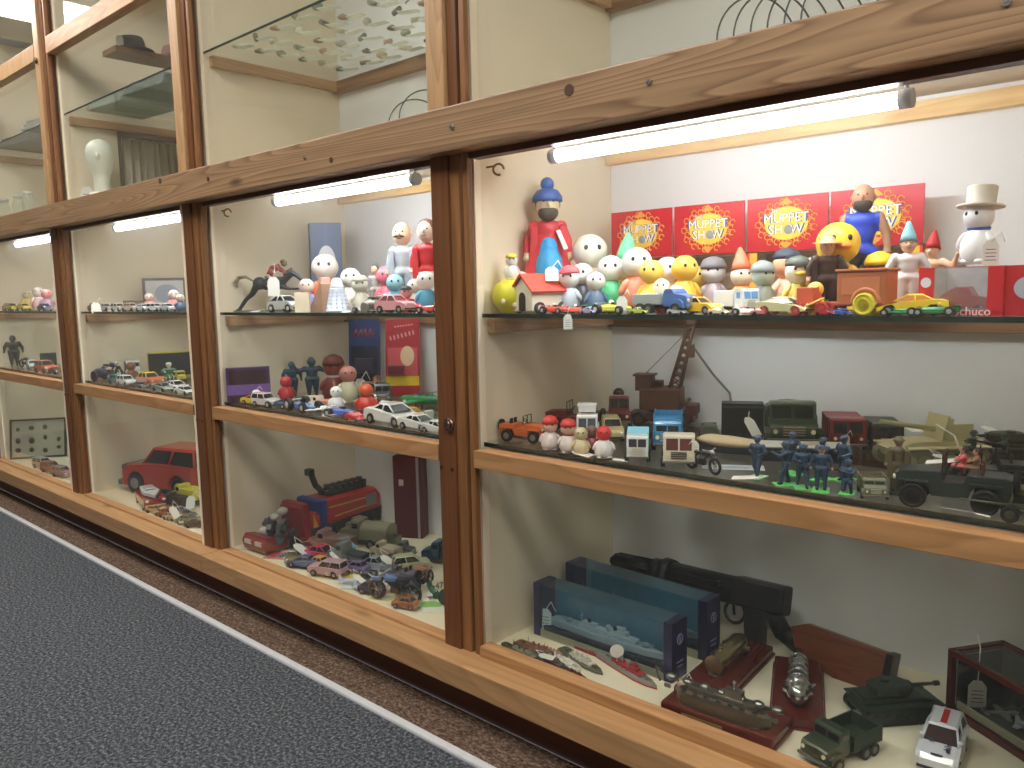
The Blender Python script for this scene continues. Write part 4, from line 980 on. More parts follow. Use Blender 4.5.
p = Q(612, 438); car('estate', (206, 190, 140), p, -50, Sx(p, 50), 'cream toy estate car behind the pale blue van')
# crane
p = Q(664, 424); Lc = Sx(p, 64); t = root('crane_lorry', 'brown crane on a maroon chassis with a lattice jib and hanging cable', 'toy crane', p, 200, None, Lc)
MB().box((0, 0, .14), (1.0, .42, .12), bev=.02).box((-.45, 0, .26), (.16, .40, .16), bev=.02).build('chassis', M((92, 36, 38), .5), t)
MB().box((.02, 0, .42), (.62, .5, .34), bev=.03).cyl((.02, 0, .2), (.02, 0, .26), .2).build('crane_body', M((96, 60, 40), .55), t)
MB().box((.26, .12, .66), (.26, .24, .22)).box((.26, .12, .79), (.32, .3, .03)).box((.1, -.1, .62), (.14, .2, .12)).cyl((-.34, .34, .36), (-.34, -.34, .36), .03).build('cab', M((84, 52, 38), .5), t)
m = MB(); A = Vector((-.16, 0, .5)); Bv = Vector((-.42, 0, 1.55)); n = 9
for s_ in (-1, 1):
    for q in (-.07, .07):
        m.cyl(A+Vector((q*1.2, s_*.09, 0)), Bv+Vector((q*.6, s_*.04, 0)), .017, seg=6)
for k in range(n):
    f0, f1 = k/n, (k+1)/n; a = A.lerp(Bv, f0); b_ = A.lerp(Bv, f1); w0 = .09-.05*f0; w1 = .09-.05*f1; q0 = .084-.042*f0; q1 = .084-.042*f1
    for s_ in (-1, 1):
        m.cyl(a+Vector((-q0, s_*w0, 0)), b_+Vector((q1, s_*w1, 0)), .012, seg=5).cyl(a+Vector((q0, s_*w0, 0)), b_+Vector((-q1, s_*w1, 0)), .012, seg=5)
    m.cyl(a+Vector((-q0, w0, 0)), b_+Vector((-q1, -w1, 0)), .012, seg=5).cyl(a+Vector((q0, w0, 0)), b_+Vector((q1, -w1, 0)), .012, seg=5)
m.box(Bv+Vector((0, 0, .03)), (.16, .14, .08), bev=.02).box(A.lerp(Bv, .62)+Vector((-.1, 0, 0)), (.1, .12, .2), bev=.02)
m.build('jib', M((98, 66, 46), .5), t)
MB().tube([(-.42, .0, 1.5), (.26, .1, .80)], .007, seg=5).tube([(-.46, 0, 1.2), (-.75, 0, .8), (-1.0, .0, .52), (-1.03, 0, .3), (-.98, 0, .12)], .018, seg=6).build('cable', M((120, 116, 110), .6), t)
wheels(t, (-.34, 0, .34), .22, .11, .09, (40, 34, 32), (90, 60, 50))
fg = [(548, 452, 34, (226, 214, 210), (206, 60, 54), 'small figure in white with bright red hair, nearest the orange jeep', None),
      (566, 455, 34, (230, 218, 214), (210, 64, 58), 'small figure in white with red hair and red scarf', (190, 40, 40)),
      (578, 458, 30, (216, 200, 160), (210, 196, 158), 'small sand-coloured round figure beside the red-scarfed one', None),
      (592, 452, 28, (140, 50, 54), (120, 80, 70), 'small dark red figure behind the sand-coloured one', None),
      (604, 458, 34, (238, 236, 236), (226, 60, 60), 'small white figure with a bright red face, rightmost of the little group', None)]
for px, py, hp, c, hd, lb, sc in fg:
    p = Q(px, py); egg(p, -55, Sx(p, hp), lb, c, (230, 190, 170) if 'hair' in lb else hd, hat='dome' if 'hair' in lb else None, hatc=hd, scarf=sc, base=(60, 56, 54))
p = Q(634, 462); truck((150, 206, 224), p, -58, Sx(p, 58), 'pale blue and white flat-fronted toy van', bed='box', bonnet=False, cabc=(226, 230, 230), bedc=(130, 200, 226), Hb=.33, glassc=(60, 60, 66), axles=(-.3, .3))
p = Q(668, 446); truck((70, 140, 190), p, -60, Sx(p, 72), 'sky blue tipper lorry behind the cream-fronted one', bed='tip', bedc=(76, 156, 206), cabc=(60, 130, 180), bonnet=False, cab_h=.4, Hb=.3)
p = Q(676, 466); truck((222, 216, 196), p, -60, Sx(p, 66), 'cream-fronted toy lorry with a white string hanging before it', bed='flat', bonnet=False, glassc=(110, 60, 60), cab_h=.5, w=.46, bedc=(196, 190, 170), grille=(60, 56, 50), axles=(-.3, .3))
p = Q(709, 440); truck((96, 104, 84), p, 120, Sx(p, 44), 'grey-green covered army lorry left of the black box', bed='tilt', bedc=(104, 108, 90), cab_h=.36, Hb=.24)
p = Q(742, 436); carton(p, -62, (Sx(p, 20), Sx(p, 40), Sx(p, 34)), 'black box with a lid standing against the back panel', (42, 44, 42), front=(30, 32, 32), band=(.9, .06, (70, 76, 70)))
p = Q(790, 442); truck((48, 70, 44), p, -62, Sx(p, 84), 'large dark green army lorry seen from the front', bed='tilt', w=.56, Hb=.3, cab_h=.50, grille=(176, 160, 140), axles=(-.3, .3), glassc=(14, 26, 24))
p = Q(843, 446); truck((130, 36, 40), p, -62, Sx(p, 62), 'dark red toy bus with a tag hanging on its front', bed='box', bonnet=False, w=.52, Hb=.34, cab_h=.5, grille=(80, 30, 30), axles=(-.3, .3))
p = Q(884, 446); truck((46, 58, 42), p, -62, Sx(p, 54), 'dark green box lorry with pale roof between the red bus and the cream tank', bed='box', bonnet=False, w=.5, Hb=.36, cab_h=.5, axles=(-.3, .3), bedc=(56, 66, 52))
p = Q(930, 464); tank((206, 200, 156), p, 226, Sx(p, 96), 'cream self-propelled gun with a long raised barrel', turret=False, shield=True, gun_h=-.05)
p = Q(1002, 458); tank((62, 62, 46), p, 205, Sx(p, 70), 'dark olive tank on the right, behind the crew', gunlen=.4)
# bundle of dark toy rifles under rolled cream paper
p = Q(728, 452); t = root('paper_roll', 'crumpled cream paper bundle lying on dark pieces', 'paper', p, 10, None, Sx(p, 66))
MB().ball((0, 0, .16), (.5, .17, .09), rot=(0, .03, 0)).ball((-.25, .04, .17), (.22, .15, .08)).ball((.3, -.03, .16), (.24, .13, .07)).build('paper', M((206, 184, 150), .8), t); MB().box((0, .0, .05), (.9, .25, .1), bev=.02).build('dark_tray', M((40, 42, 46), .5), t)
p = Q(800, 458); carton(p, 28, (Sx(p, 92), Sx(p, 40), Sx(p, 13)), 'long low black box with pale top behind the blue soldiers', (36, 38, 46), name='display_box')
q = Q(800, 458); q.z += Sx(q, 13)+.0005; sheet(q, 28, Sx(q, 84), Sx(q, 34), 'pale paper sheet lying on the long black box', (196, 196, 188), [(.2, .1, .4, .5, (176, 160, 140))])
p = Q(703, 472); motorbike((34, 36, 38), p, -20, Sx(p, 52), 'black motorbike with a square white tag, middle of the shelf front')
p = Q(707, 468); price_tag(p+Vector((-.01, -.025, .02)), -52, Sx(p, 17), 'square white tag numbered on the black motorbike', ink=True, string=None)
# soldiers in blue on green bases
BL = (52, 74, 100); GB = (110, 214, 120)
sol = [(757, 478, 42, 'march', -90, 'blue toy soldier standing alone on the leftmost green base'),
       (783, 488, 44, 'aim', -140, 'blue toy soldier aiming left beside the lone marcher'),
       (800, 491, 44, 'march', -60, 'blue toy soldier striding, just right of the aiming one'),
       (792, 474, 42, 'aim', -30, 'blue toy soldier in the back row of the green bases, aiming right'),
       (822, 480, 42, 'aim', -100, 'blue toy soldier behind the bareheaded pair, facing the glass'),
       (818, 495, 46, 'stand', -70, 'blue toy soldier with pink hands in the front row'),
       (844, 499, 42, 'crouch', -80, 'crouching blue toy soldier next to the olive jeep'),
       (843, 480, 44, 'march', -110, 'blue toy soldier marching behind the crouching one')]
for px, py, hp, po, hh, lb in sol:
    p = Q(px, py); D(p, hh, Sx(p, hp), lb, BL, (46, 66, 92), skin=(70, 90, 110) if 'pink' not in lb else (210, 160, 140), hat='cap', hatc=(60, 84, 110), shoes=(30, 34, 40), pose=po, bulk=1.15, head=1.1, base=GB, gun=(30, 32, 34), cat='toy soldier', name='toy_soldier', group=None, baseh=.03)
p = Q(897, 492); D(p, -70, Sx(p, 56), 'khaki toy soldier standing in a long coat beside the olive jeep', (96, 84, 62), (98, 88, 60), skin=(150, 120, 90), hat='helmet', hatc=(90, 86, 60), coat=(98, 88, 64), pose='stand', base=(60, 62, 50), cat='toy soldier', name='toy_soldier')
p = Q(868, 503); truck((92, 98, 74), p, -64, Sx(p, 46), 'small olive jeep with a tan board at its windscreen', bed='tip', bedc=(120, 112, 84), bonnet=True, w=.5, cab_h=.42, glassc=(60, 60, 46), cabc=(96, 104, 80), axles=(-.3, .3), text=None)
p = Q(950, 506); jeep((46, 54, 50), p, 188, Sx(p, 104), 'dark green army car with red-faced riders, near the right end', screen=True, col2=(90, 40, 40), hub=(34, 38, 36), wheel=(24, 25, 26))
for px, py, zz, lb, c in ((962, 500, .030, 'pink-faced driver figure sitting in the dark green army car', (206, 92, 88)), (975, 502, .030, 'brown-coated rider figure at the back of the dark green army car', (150, 110, 76))):
    p = Q(px, py); p.z += zz; D(p, 190, Sx(p, 36), lb, c, (120, 60, 60), skin=(216, 150, 130), hair=(60, 50, 40), pose='sit', bulk=1.2, head=1.3)
p = Q(985, 488); jeep((40, 46, 44), p, 195, Sx(p, 80), 'dark half-track with crew behind the army car', spare=True, gun=True)
for k, (px, py, lb) in enumerate(((972, 476, 'grey-green crewman seated left in the dark half-track'), (1003, 480, 'grey-green crewman seated right in the dark half-track'))):
    p = Q(px, py); p.z += .025; D(p, 200, Sx(p, 34), lb, (62, 74, 78), (50, 60, 62), skin=(110, 116, 110), hat='helmet', hatc=(60, 70, 66), pose='sit', bulk=1.2, head=1.2, cat='toy soldier', name='toy_soldier')
p = Q(1018, 505); tank((92, 92, 62), p, 200, Sx(p, 70), 'olive turretless vehicle cut by the right edge of the picture', turret=False)
p = Q(1008, 524); t = root('field_gun', 'small field gun with thin barrel and wheels at the front right corner', 'toy cannon', p, 190, None, Sx(p, 50))
MB().cyl((-.1, 0, .3), (.9, 0, .34), .03, .02).box((-.1, 0, .3), (.3, .14, .1), bev=.02).build('barrel', M((78, 82, 60), .5), t); MB().box((0, 0, .34), (.02, .44, .3), rot=(0, -.2, 0)).build('gun_shield', M((88, 92, 66), .5), t); MB().cyl((-.05, .06, .2), (-.7, .12, .03), .025).cyl((-.05, -.06, .2), (-.7, -.12, .03), .025).build('trail', M((70, 74, 54), .5), t); wheels(t, (0,), .22, .17, .06, TYRE, (90, 92, 70))
def tagq(px, py, hp, lb, h=-50, pitch=84, dz=.0015, **k):
    q = Q(px, py); q.z += dz; return price_tag(q, h, Sx(q, hp), lb, pitch, **k)
tagq(588, 461, 24, 'white price tag lying flat before the little white figures', h=0)
tagq(620, 470, 16, 'small white tag with looped string, left of the pale blue van', h=30)
tagq(845, 466, 13, 'house-shaped white tag hanging on the red bus', pitch=0, dz=.03)
tagq(728, 484, 26, 'white price tag lying flat between motorbike and soldiers', h=200)
tagq(757, 441, 22, 'white paper tag leaning on the black box', pitch=40, dz=.01, h=-20)
tagq(925, 487, 30, 'long white tag lying on the bonnet of the dark army car', pitch=80, dz=.036, h=-170, string=((0, 0, 1), (.3, .4, 1.1), (.9, .6, 1.0), (1.3, .4, .5)))
tagq(990, 518, 14, 'short white tag at the muzzle of the small field gun', h=0, string=((0, 0, 1), (0, -.2, 1.6), (.0, -.8, 3.0)))
tagq(917, 452, 20, 'white tag lying on the cream gun carrier', dz=.035)
tagq(955, 480, 22, 'white tag lying on the dark vehicle behind the riders', dz=.03, h=-10)
tagq(996, 450, 16, 'small white tag on the dark olive tank', dz=.045)
tagq(690, 458, 10, 'tiny white tag under the cream-fronted lorry', h=60)
tagq(502, 436, 20, 'white card lying flat in the left corner behind the orange jeep', h=20)
q = Q(733, 468); sheet(q, 30, Sx(q, 60), Sx(q, 22), 'grey-white leaflet lying under the dark pieces in mid shelf', (160, 166, 168), [(0, 0, .5, .4, (120, 130, 140))])

# ---------------- right-hand case, bottom ----------------
def ship_box(a, b, hpx, lab, label_ship, wpx=26):
    p0 = B(*a); p1 = B(*b); d = p1-p0; L = d.length; hd = math.degrees(math.atan2(d.y, d.x)); nrm = Vector((-d.y, d.x, 0)).normalized()
    wy = .052; c = (p0+p1)/2+nrm*wy/2; H = hpx*upx(p1)*1.0
    t = root('ship_box', lab, 'box', c, hd, 'clear boxes holding model warships')
    for s_ in (-1, 1): e_ = MB().box((s_*(L/2-.009), 0, H/2), (.018, wy, H), bev=.001).build('end_cap', M((28, 32, 78), .35, 0, .3), t)
    MB().torus((L/2+.0006, 0, H*.68), .009, .0012, rot=(0, PI/2, 0), seg=16, sg=4).box((L/2+.0006, 0, H*.68), (.0008, .004, .012)).box((L/2+.0006, 0, H*.3), (.0008, .022, .002)).box((L/2+.0006, 0, H*.22), (.0008, .018, .002)).build('crest', M((150, 156, 200), .4), t)
    MB().box((0, 0, .002), (L-.036, wy, .004)).box((0, -wy/2+.001, .009), (L-.036, .002, .014)).build('bottom_strip', M((196, 190, 160), .6), t)
    MB().box((0, wy/2-.001, H/2), (L-.036, .002, H-.004)).build('sea_backdrop', M((84, 140, 166), .5, var=.25), t)
    MB().box((0, 0, .014), (L-.04, wy*.8, .02), bev=.004).build('dark_stand', M((36, 44, 52), .5), t)
    MB().box((0, -wy/2+.0005, H/2), (L-.036, .001, H-.004)).box((0, 0, H-.0008), (L-.036, wy, .0014)).build('clear_cover', glass('boxfilm', (.84, .92, .95), .9, .02), t)
    for k in range(2): MB().cyl((-.02+.06*k, -wy/2-.0006, H*.62), (-.02+.06*k, -wy/2+.0008, H*.62), .0045).build('hang_hole', M((40, 44, 60), .5), t)
    s0 = bpy.data.objects.new('boxed_ship', None)
    q = c.copy(); q.z += .0245
    ship((176, 180, 184), q, hd, L*.82, label_ship, (190, 194, 196), w=.11, funnels=1, tall=.6)
    return t
ship_box((566, 614), (706, 662), 62, 'rear clear box with navy end caps, nearer the toy gun', 'grey model warship inside the rear navy-ended box')
ship_box((534, 634), (672, 684), 62, 'front clear box with navy end caps and a tag on its left end', 'pale grey model warship inside the front navy-ended box')
ships = [((600, 655), (657, 690), (140, 138, 134), (160, 40, 44), (166, 60, 60), 'long grey and red model ship right of the ship pile', .17),
 ((561, 650), (603, 676), (90, 94, 78), None, (206, 204, 190), 'slim green-hulled model boat with white deck in the pile', .2),
 ((503, 645), (545, 668), (78, 86, 66), None, (150, 150, 130), 'leftmost thin green model ship in the pile', .12),
 ((517, 643), (560, 660), (110, 70, 56), None, (130, 84, 70), 'brown model ship at the back of the pile', .22),
 ((530, 652), (572, 676), (96, 94, 92), None, (110, 100, 96), 'dark grey model warship in the middle of the pile', .22),
 ((560, 668), (590, 685), (110, 60, 44), None, (120, 70, 50), 'short rust-brown model boat nearest the glass', .24),
 ((540, 648), (568, 660), (150, 110, 104), None, (170, 140, 130), 'pinkish model ship crossing the pile', .24),
 ((572, 645), (615, 662), (150, 40, 46), None, (176, 60, 60), 'dark red model ship behind the white one', .18),
 ((545, 655), (582, 672), (214, 212, 200), None, (232, 230, 220), 'small white model ship with lumpy white deck', .3)]
for i, (a, b, c, low, dk, lb, w_) in enumerate(ships):
    p0, p1 = B(*a), B(*b); d = p1-p0; ship(c, (p0+p1)/2, math.degrees(math.atan2(d.y, d.x)), d.length, lb, dk, w=w_, funnels=2 if i % 2 else 3, low=low, fc=dk if 'white' in lb else None)
# submachine gun leaning on the back panel: muzzle left and high, butt right and low
def gp(px, py, y): return on_y(px, py, y)
A0 = gp(612, 560, .43); A1 = gp(800, 606, .40); dv = (A1-A0); Lg = dv.length
t = root('toy_gun', 'black toy submachine gun with brown wooden butt leaning on the back panel', 'toy gun', A0, 0, None, 1.0)
ax = dv.normalized(); dn = Vector((0, -.25, -1)).normalized(); dn = (dn-ax*dn.dot(ax)).normalized(); sd = ax.cross(dn)
rotm = Matrix((ax, sd, -dn)).transposed().to_4x4()
t.rotation_euler = rotm.to_euler()
GM = M((30, 31, 33), .38, .3); GM2 = M((38, 39, 41), .5, .1)
m = MB(); m.cyl((-.0, 0, 0), (.02, 0, 0), .009).cyl((.012, 0, 0), (.125, 0, 0), .019, .021, seg=20)
for k in range(8): a = 2*PI*k/8; m.cyl((.02, .019*math.cos(a), .019*math.sin(a)), (.12, .021*math.cos(a), .021*math.sin(a)), .003, seg=6)
m.build('barrel', GM, t)
MB().cyl((.122, 0, 0), (.15, 0, 0), .028, seg=20).cyl((.148, 0, -.002), (.168, 0, -.002), .036, .034, seg=20).build('barrel_collar', GM2, t)
MB().box((.295, 0, -.004), (.27, .040, .046), bev=.006).cyl((.16, 0, .006), (.42, 0, .006), .022).box((.375, 0, .002), (.11, .044, .056), bev=.006).box((.24, -.022, .004), (.09, .006, .014), bev=.002).cyl((.29, -.02, .008), (.29, -.036, .008), .006).build('receiver', GM, t)
MB().box((.235, 0, -.088), (.054, .030, .125), bev=.004).build('magazine', GM, t)
MB().torus((.322, 0, -.042), .022, .0035, rot=(PI/2, 0, 0), seg=18).cyl((.317, 0, -.027), (.322, 0, -.049), .003).build('trigger_guard', GM, t)
MB().prism([(.345,-.02),(.385,-.02),(.392,-.105),(.358,-.110)], .028, edge=.006).build('pistol_grip', GM2, t)
MB().tube([(.40, 0, -.02), (.425, 0, -.055), (.465, 0, -.075)], .018).build('stock_joint', GM, t)
MB().prism([(.445,-.040),(.475,-.028),(.625,-.042),(.632,-.048),(.622,-.132),(.610,-.136),(.50,-.100),(.455,-.085)], .036, edge=.010, shrink=.9).build('wooden_butt', wood('butt', (140, 74, 42), (88, 40, 24), 'x', 2, False, rough=.3, contrast=.5), t)
MB().prism([(.625,-.041),(.637,-.042),(.628,-.135),(.615,-.136)], .038, edge=.004).build('butt_plate', GM, t)
# plinths with cast models
WD = wood('mahogany', (98, 38, 32), (62, 22, 20), 'x', 1.5, False, rough=.22, contrast=.4)
def plinth(a, b, wd, lab, th=.020, plate=False):
    p0, p1 = B(*a), B(*b); d = p1-p0; L = d.length; hd = math.degrees(math.atan2(d.y, d.x))
    t = root('wooden_plinth', lab, 'plinth', (p0+p1)/2, hd, 'mahogany plinths with cast models')
    MB().box((0, 0, th/2), (L, wd, th), bev=.004).box((0, 0, .003), (L+.006, wd+.006, .006), bev=.002).build('board', WD, t)
    if plate: MB().box((-.02, -wd/2-.0036, th*.5), (.07, .0012, th*.5)).build('name_plate', M((176, 150, 90), .4, .6), t)
    return (p0+p1)/2+Vector((0, 0, th)), hd, L
c1, h1, L1 = plinth((696, 704), (752, 650), .085, 'mahogany plinth under the brass-coloured cylinder model, centre back')
t = root('cast_model', 'brass-coloured cylindrical cast model with a tag, on the rear mahogany plinth', 'cast model', c1, h1)
MB().lathe([(.004,-.075),(.014,-.07),(.019,-.055),(.019,.03),(.016,.05),(.017,.055)], rot=(0, -PI/2, 0), c=(0, 0, .021)).build('boiler', M((190, 176, 130), .25, .9), t)
MB().cyl((.045, -.025, .02), (.045, .025, .02), .004).cyl((-.02, 0, .036), (-.02, 0, .046), .005).box((0, 0, .005), (.11, .022, .010), bev=.002).build('fittings', M((150, 140, 110), .3, .9), t)
c2, h2, L2 = plinth((668, 712), (781, 752), .088, 'large mahogany plinth with name plate, nearest the glass', .022, True)
t = root('cast_model', 'long dark pewter submarine-like cast model on the front mahogany plinth', 'cast model', c2+Vector((-.005, 0.01, 0)), h2)
PW = M((112, 110, 104), .32, .85)
MB().prism([(x*L2*.84, y*.034) for x, y in ((-.5,0),(-.42,-.42),(-.2,-.5),(.25,-.5),(.42,-.35),(.5,0),(.42,.35),(.25,.5),(-.2,.5),(-.42,.42))], .026, plane='xy', c=(0, 0, .013), edge=.006, shrink=.92).build('hull', PW, t)
m = MB().box((0, 0, .031), (L2*.6, .018, .010), bev=.002).box((.02, 0, .042), (.03, .014, .014), bev=.002).cyl((.02, 0, .045), (.02, 0, .062), .003)
for k in range(7): m.ball((-.09+.03*k, .0, .037), (.010, .008, .006), seg=8, rings=6)
for k in range(10):
    for s_ in (-1, 1): m.box((-.09+.02*k, s_*.014, .027), (.011, .003, .006))
m.build('deck_fittings', M((150, 148, 142), .28, .9), t)
MB().tube([(-.105, -.012, .03), (-.12, 0, .045), (-.105, .012, .03)], .002).build('handle_loop', PW, t)
c3, h3, L3 = plinth((797, 730), (798, 668), .082, 'upright-lying mahogany plinth right of centre, under the silver model')
t = root('cast_model', 'silver lamp-shaped cast model on the right mahogany plinth', 'cast model', c3, h3)
SV = M((200, 202, 204), .18, .95)
MB().lathe([(.003,-.085),(.014,-.08),(.018,-.065),(.020,-.06),(.024,-.056),(.024,-.052),(.016,-.048),(.014,.02),(.017,.03),(.012,.06),(.009,.09)], rot=(0, PI/2, 0), c=(.0, 0, .020)).build('barrel', SV, t)
m = MB()
for k in range(5): m.torus((-.03+.02*k, 0, .02), .0155, .0022, rot=(0, PI/2, 0), seg=14)
m.build('rings', SV, t)
def tagb(px, py, hp, lb, h=-50, pitch=84, dz=.0015, **k):
    q = B(px, py); q.z += dz; return price_tag(q, h, Sx(q, hp), lb, pitch, **k)
TC = (206, 170, 140)
tagb(718, 712, 18, 'buff tag on the rear mahogany plinth beside the brass-coloured model', dz=.0225, c=TC, h=-10)
tagb(683, 712, 20, 'buff tag looped to the left end of the pewter model', dz=.024, c=TC, pitch=60, h=-60)
tagb(790, 700, 18, 'buff tag beside the tip of the silver model', dz=.022, c=TC, h=230)
tagb(545, 636, 22, 'white handwritten tag hung on the left end of the front ship box', pitch=5, dz=.012, ink=True, h=-60)
tagb(617, 668, 14, 'round white tag standing beside the long grey and red ship', pitch=0, round_=True, dz=.02, string=((0, 0, 0), (0, 0, 0), (.0, 0, -.9)))
tagb(552, 672, 16, 'white tag lying on the dark grey warship', dz=.018, h=20)
# tank, lorry, white rally car, boxed diorama
p = B(893, 714); tank((36, 52, 38), p, 48, Sx(p, 84), 'dark green tank in the bottom right, its gun pointing away', gunlen=.4)
bpy.context.view_layer.update()
p = B(840, 755); truck((46, 62, 44), p, -108, Sx(p, 80), 'dark green army lorry with open back in front of the tank', bed='tip', bonnet=True, w=.42, grille=(70, 76, 60), cab_h=.44, Hb=.2)
p = B(942, 757); t = car('hatch', (226, 230, 240), p, -84, Sx(p, 84), 'white rally car with stickers and red seats', spoiler=False, stripe=(200, 50, 50), glassc=(60, 40, 44))
m = MB(); [m.box((.24+.03*k, .10-.01*(k % 2), .297-.003*k), (.012, .05+.03*(k % 2), .003), rot=(0, .12, .5)) for k in range(4)]; m.box((.2, -.1, .302), (.1, .05, .003), rot=(0, .1, .4)).box((.36, .1, .288), (.07, .04, .003), rot=(0, .12, .2)).box((.46, .0, .262), (.03, .12, .003), rot=(0, .25, 0)); m.build('stickers', M((60, 56, 80), .4), t)
m = MB()
for s_ in (-1, 1): m.ball((.17, s_*.2, .32), (.03, .035, .022))
m.build('wing_mirrors', M((226, 230, 240), .3), t)
p0 = B(950, 712); p1 = B(1024, 760); d = p1-p0; hd = math.degrees(math.atan2(d.y, d.x)); Hd = Sx(p0, 66)
t = root('diorama_case', 'dark case with red wooden frame holding model aircraft, right edge', 'display case', p0+Vector((math.cos(R(hd)), math.sin(R(hd)), 0))*.11+Vector((-math.sin(R(hd)), math.cos(R(hd)), 0))*.05, hd)
FR = WD
m = MB()
for x in (-.11, .11):
    for y in (-.05, .05): m.box((x, y, Hd/2), (.010, .010, Hd), bev=.001)
for z in (.005, Hd-.005):
    for y in (-.05, .05): m.box((0, y, z), (.22, .010, .010), bev=.001)
    for x in (-.11, .11): m.box((x, 0, z), (.010, .1, .010), bev=.001)
m.build('frame', FR, t)
MB().box((0, 0, .012), (.21, .09, .006)).box((0, .044, Hd/2), (.21, .002, Hd-.02)).box((-.104, 0, Hd/2), (.002, .09, Hd-.02)).build('lining', M((44, 56, 52), .7), t)
MB().box((0, -.05, Hd/2), (.21, .001, Hd-.02)).box((0, 0, Hd-.002), (.21, .09, .001)).build('glass_cover', glass('case', (.92, .94, .94), 1.0, .01), t)
MB().box((.05, .0, Hd-.0008), (.07, .03, .0012)).build('yellow_label', M((206, 190, 110), .5), t)
MB().box((0, -.045, .018), (.2, .004, .012)).build('pale_ledge', M((190, 180, 150), .6), t)
mw = t
def inside(x, y, z): return t.matrix_world
bpy.context.view_layer.update()
def at_local(o, v): return o.matrix_world @ Vector(v)
plane((110, 122, 140), at_local(t, (.02, 0, .016)), hd+20, .085, 'grey-blue model aircraft inside the framed case', nose=(176, 180, 190))
plane((130, 128, 120), at_local(t, (-.055, -.005, .016)), hd+70, .055, 'tiny pale model aircraft at the left inside the framed case')
tagb(976, 716, 28, 'white handwritten tag hanging on the front of the framed case', pitch=0, dz=.015, ink=True, h=-60, string=((0, 0, 1), (0, .02, 1.4), (-.05, .05, 2.2), (-.5, .1, 2.5)))

# ================================================================== second case from the right (horse and jockey)
_an = {}
def animal_mesh(kind):
    if kind in _an: return _an[kind]
    m = MB()
    if kind == 'horse':      # galloping, head to +x, height about 1 unit at the head
        m.ball((0, 0, .62), (.30, .13, .15)); m.ball((.22, 0, .64), (.16, .12, .15)); m.ball((-.26, 0, .64), (.17, .13, .15))
        m.tube([(.30, 0, .68), (.44, 0, .78), (.56, 0, .86)], .10, taper=[1, .75, .6]); m.tube([(.56, 0, .86), (.68, 0, .78), (.76, 0, .70)], .062, taper=[1, .75, .6])
        for y in (.05, -.05):
            m.tube([(-.34, y, .58), (-.46, y, .40), (-.62, y, .28), (-.80, y, .05)], .07, taper=[1, .65, .45, .35]); m.ball((-.83, y, .035), (.05, .03, .03))
            m.tube([(.28, y, .56), (.46, y, .50), (.66, y, .50), (.82, y, .52)], .055, taper=[1, .6, .5, .4]); m.ball((.85, y, .52), (.04, .03, .03))
        for y in (.03, -.03): m.cyl((.54, y, .9), (.53, y, .98), .02, .005)
    o = m.build('tmp', M((200, 200, 200))); md = o.modifiers.new('r', 'REMESH'); md.mode = 'VOXEL'; md.voxel_size = .02; md.use_smooth_shade = True
    me = bpy.data.meshes.new_from_object(o.evaluated_get(bpy.context.evaluated_depsgraph_get())); me.materials.clear(); bpy.data.objects.remove(o)
    _an[kind] = me; return me
p = T(266, .15); Hh = Sx(p, 43); t = root('horse_and_jockey', 'black tin racehorse at full gallop with its red-jacketed jockey', 'toy horse', p, 32, None, Hh)
me = animal_mesh('horse').copy(); me.materials.append(M((52, 58, 66), .35, 0, .4)); o = bpy.data.objects.new('horse_body', me); COL.objects.link(o); o.parent = t
MB().tube([(-.42, 0, .70), (-.6, 0, .80), (-.78, 0, .78), (-.86, 0, .66), (-.82, 0, .56)], .035, taper=[.6, 1, 1.2, 1.4, .7]).build('tail', M((150, 140, 116), .7), t)
MB().tube([(.34, 0, .82), (.44, 0, .90), (.54, 0, .96)], .03).build('mane', M((110, 96, 80), .7), t)
MB().box((.02, 0, .78), (.2, .24, .03), bev=.01).box((.04, .12, .66), (.03, .012, .2)).box((.04, -.12, .66), (.03, .012, .2)).build('saddle', M((120, 60, 50), .5), t)
MB().tube([(-.02, .0, .82), (.08, 0, .96), (.24, 0, 1.02)], .08, taper=[.9, 1.1, .8]).tube([(.2, .07, 1.0), (.30, .08, .92), (.40, .05, .88)], .032).tube([(.2, -.07, 1.0), (.30, -.08, .92), (.40, -.05, .88)], .032).build('jockey_jacket', M((170, 80, 76), .5), t)
MB().tube([(-.02, .09, .82), (.12, .14, .72), (.0, .14, .56)], .035).tube([(-.02, -.09, .82), (.12, -.14, .72), (.0, -.14, .56)], .035).build('trouser_legs', M((214, 200, 180), .5), t)
MB().ball((.36, 0, 1.08), (.075, .06, .075)).ball((.35, 0, 1.12), (.08, .068, .055)).build('jockey_head', M((130, 120, 90), .5), t)
MB().box((-.05, 0, .015), (1.7, .22, .03), bev=.008).build('ground_plate', M((96, 110, 90), .6), t)
q = T(275, .085); q.z = Z_TOP+Sx(q, 16); price_tag(q, -40, Sx(q, 19), 'white price tag hanging on the side of the racehorse', string=((0, 0, 1), (0, .1, 1.4), (0, .1, 1.7)))
p = T(328, .33); t = carton(p, -30, (Sx(p, 24), Sx(p, 30), Sx(p, 84)), 'tall slate blue box with a white oval, in front of the back panel', (96, 110, 140), win=(0, .02, .30, .22, (214, 216, 222)))
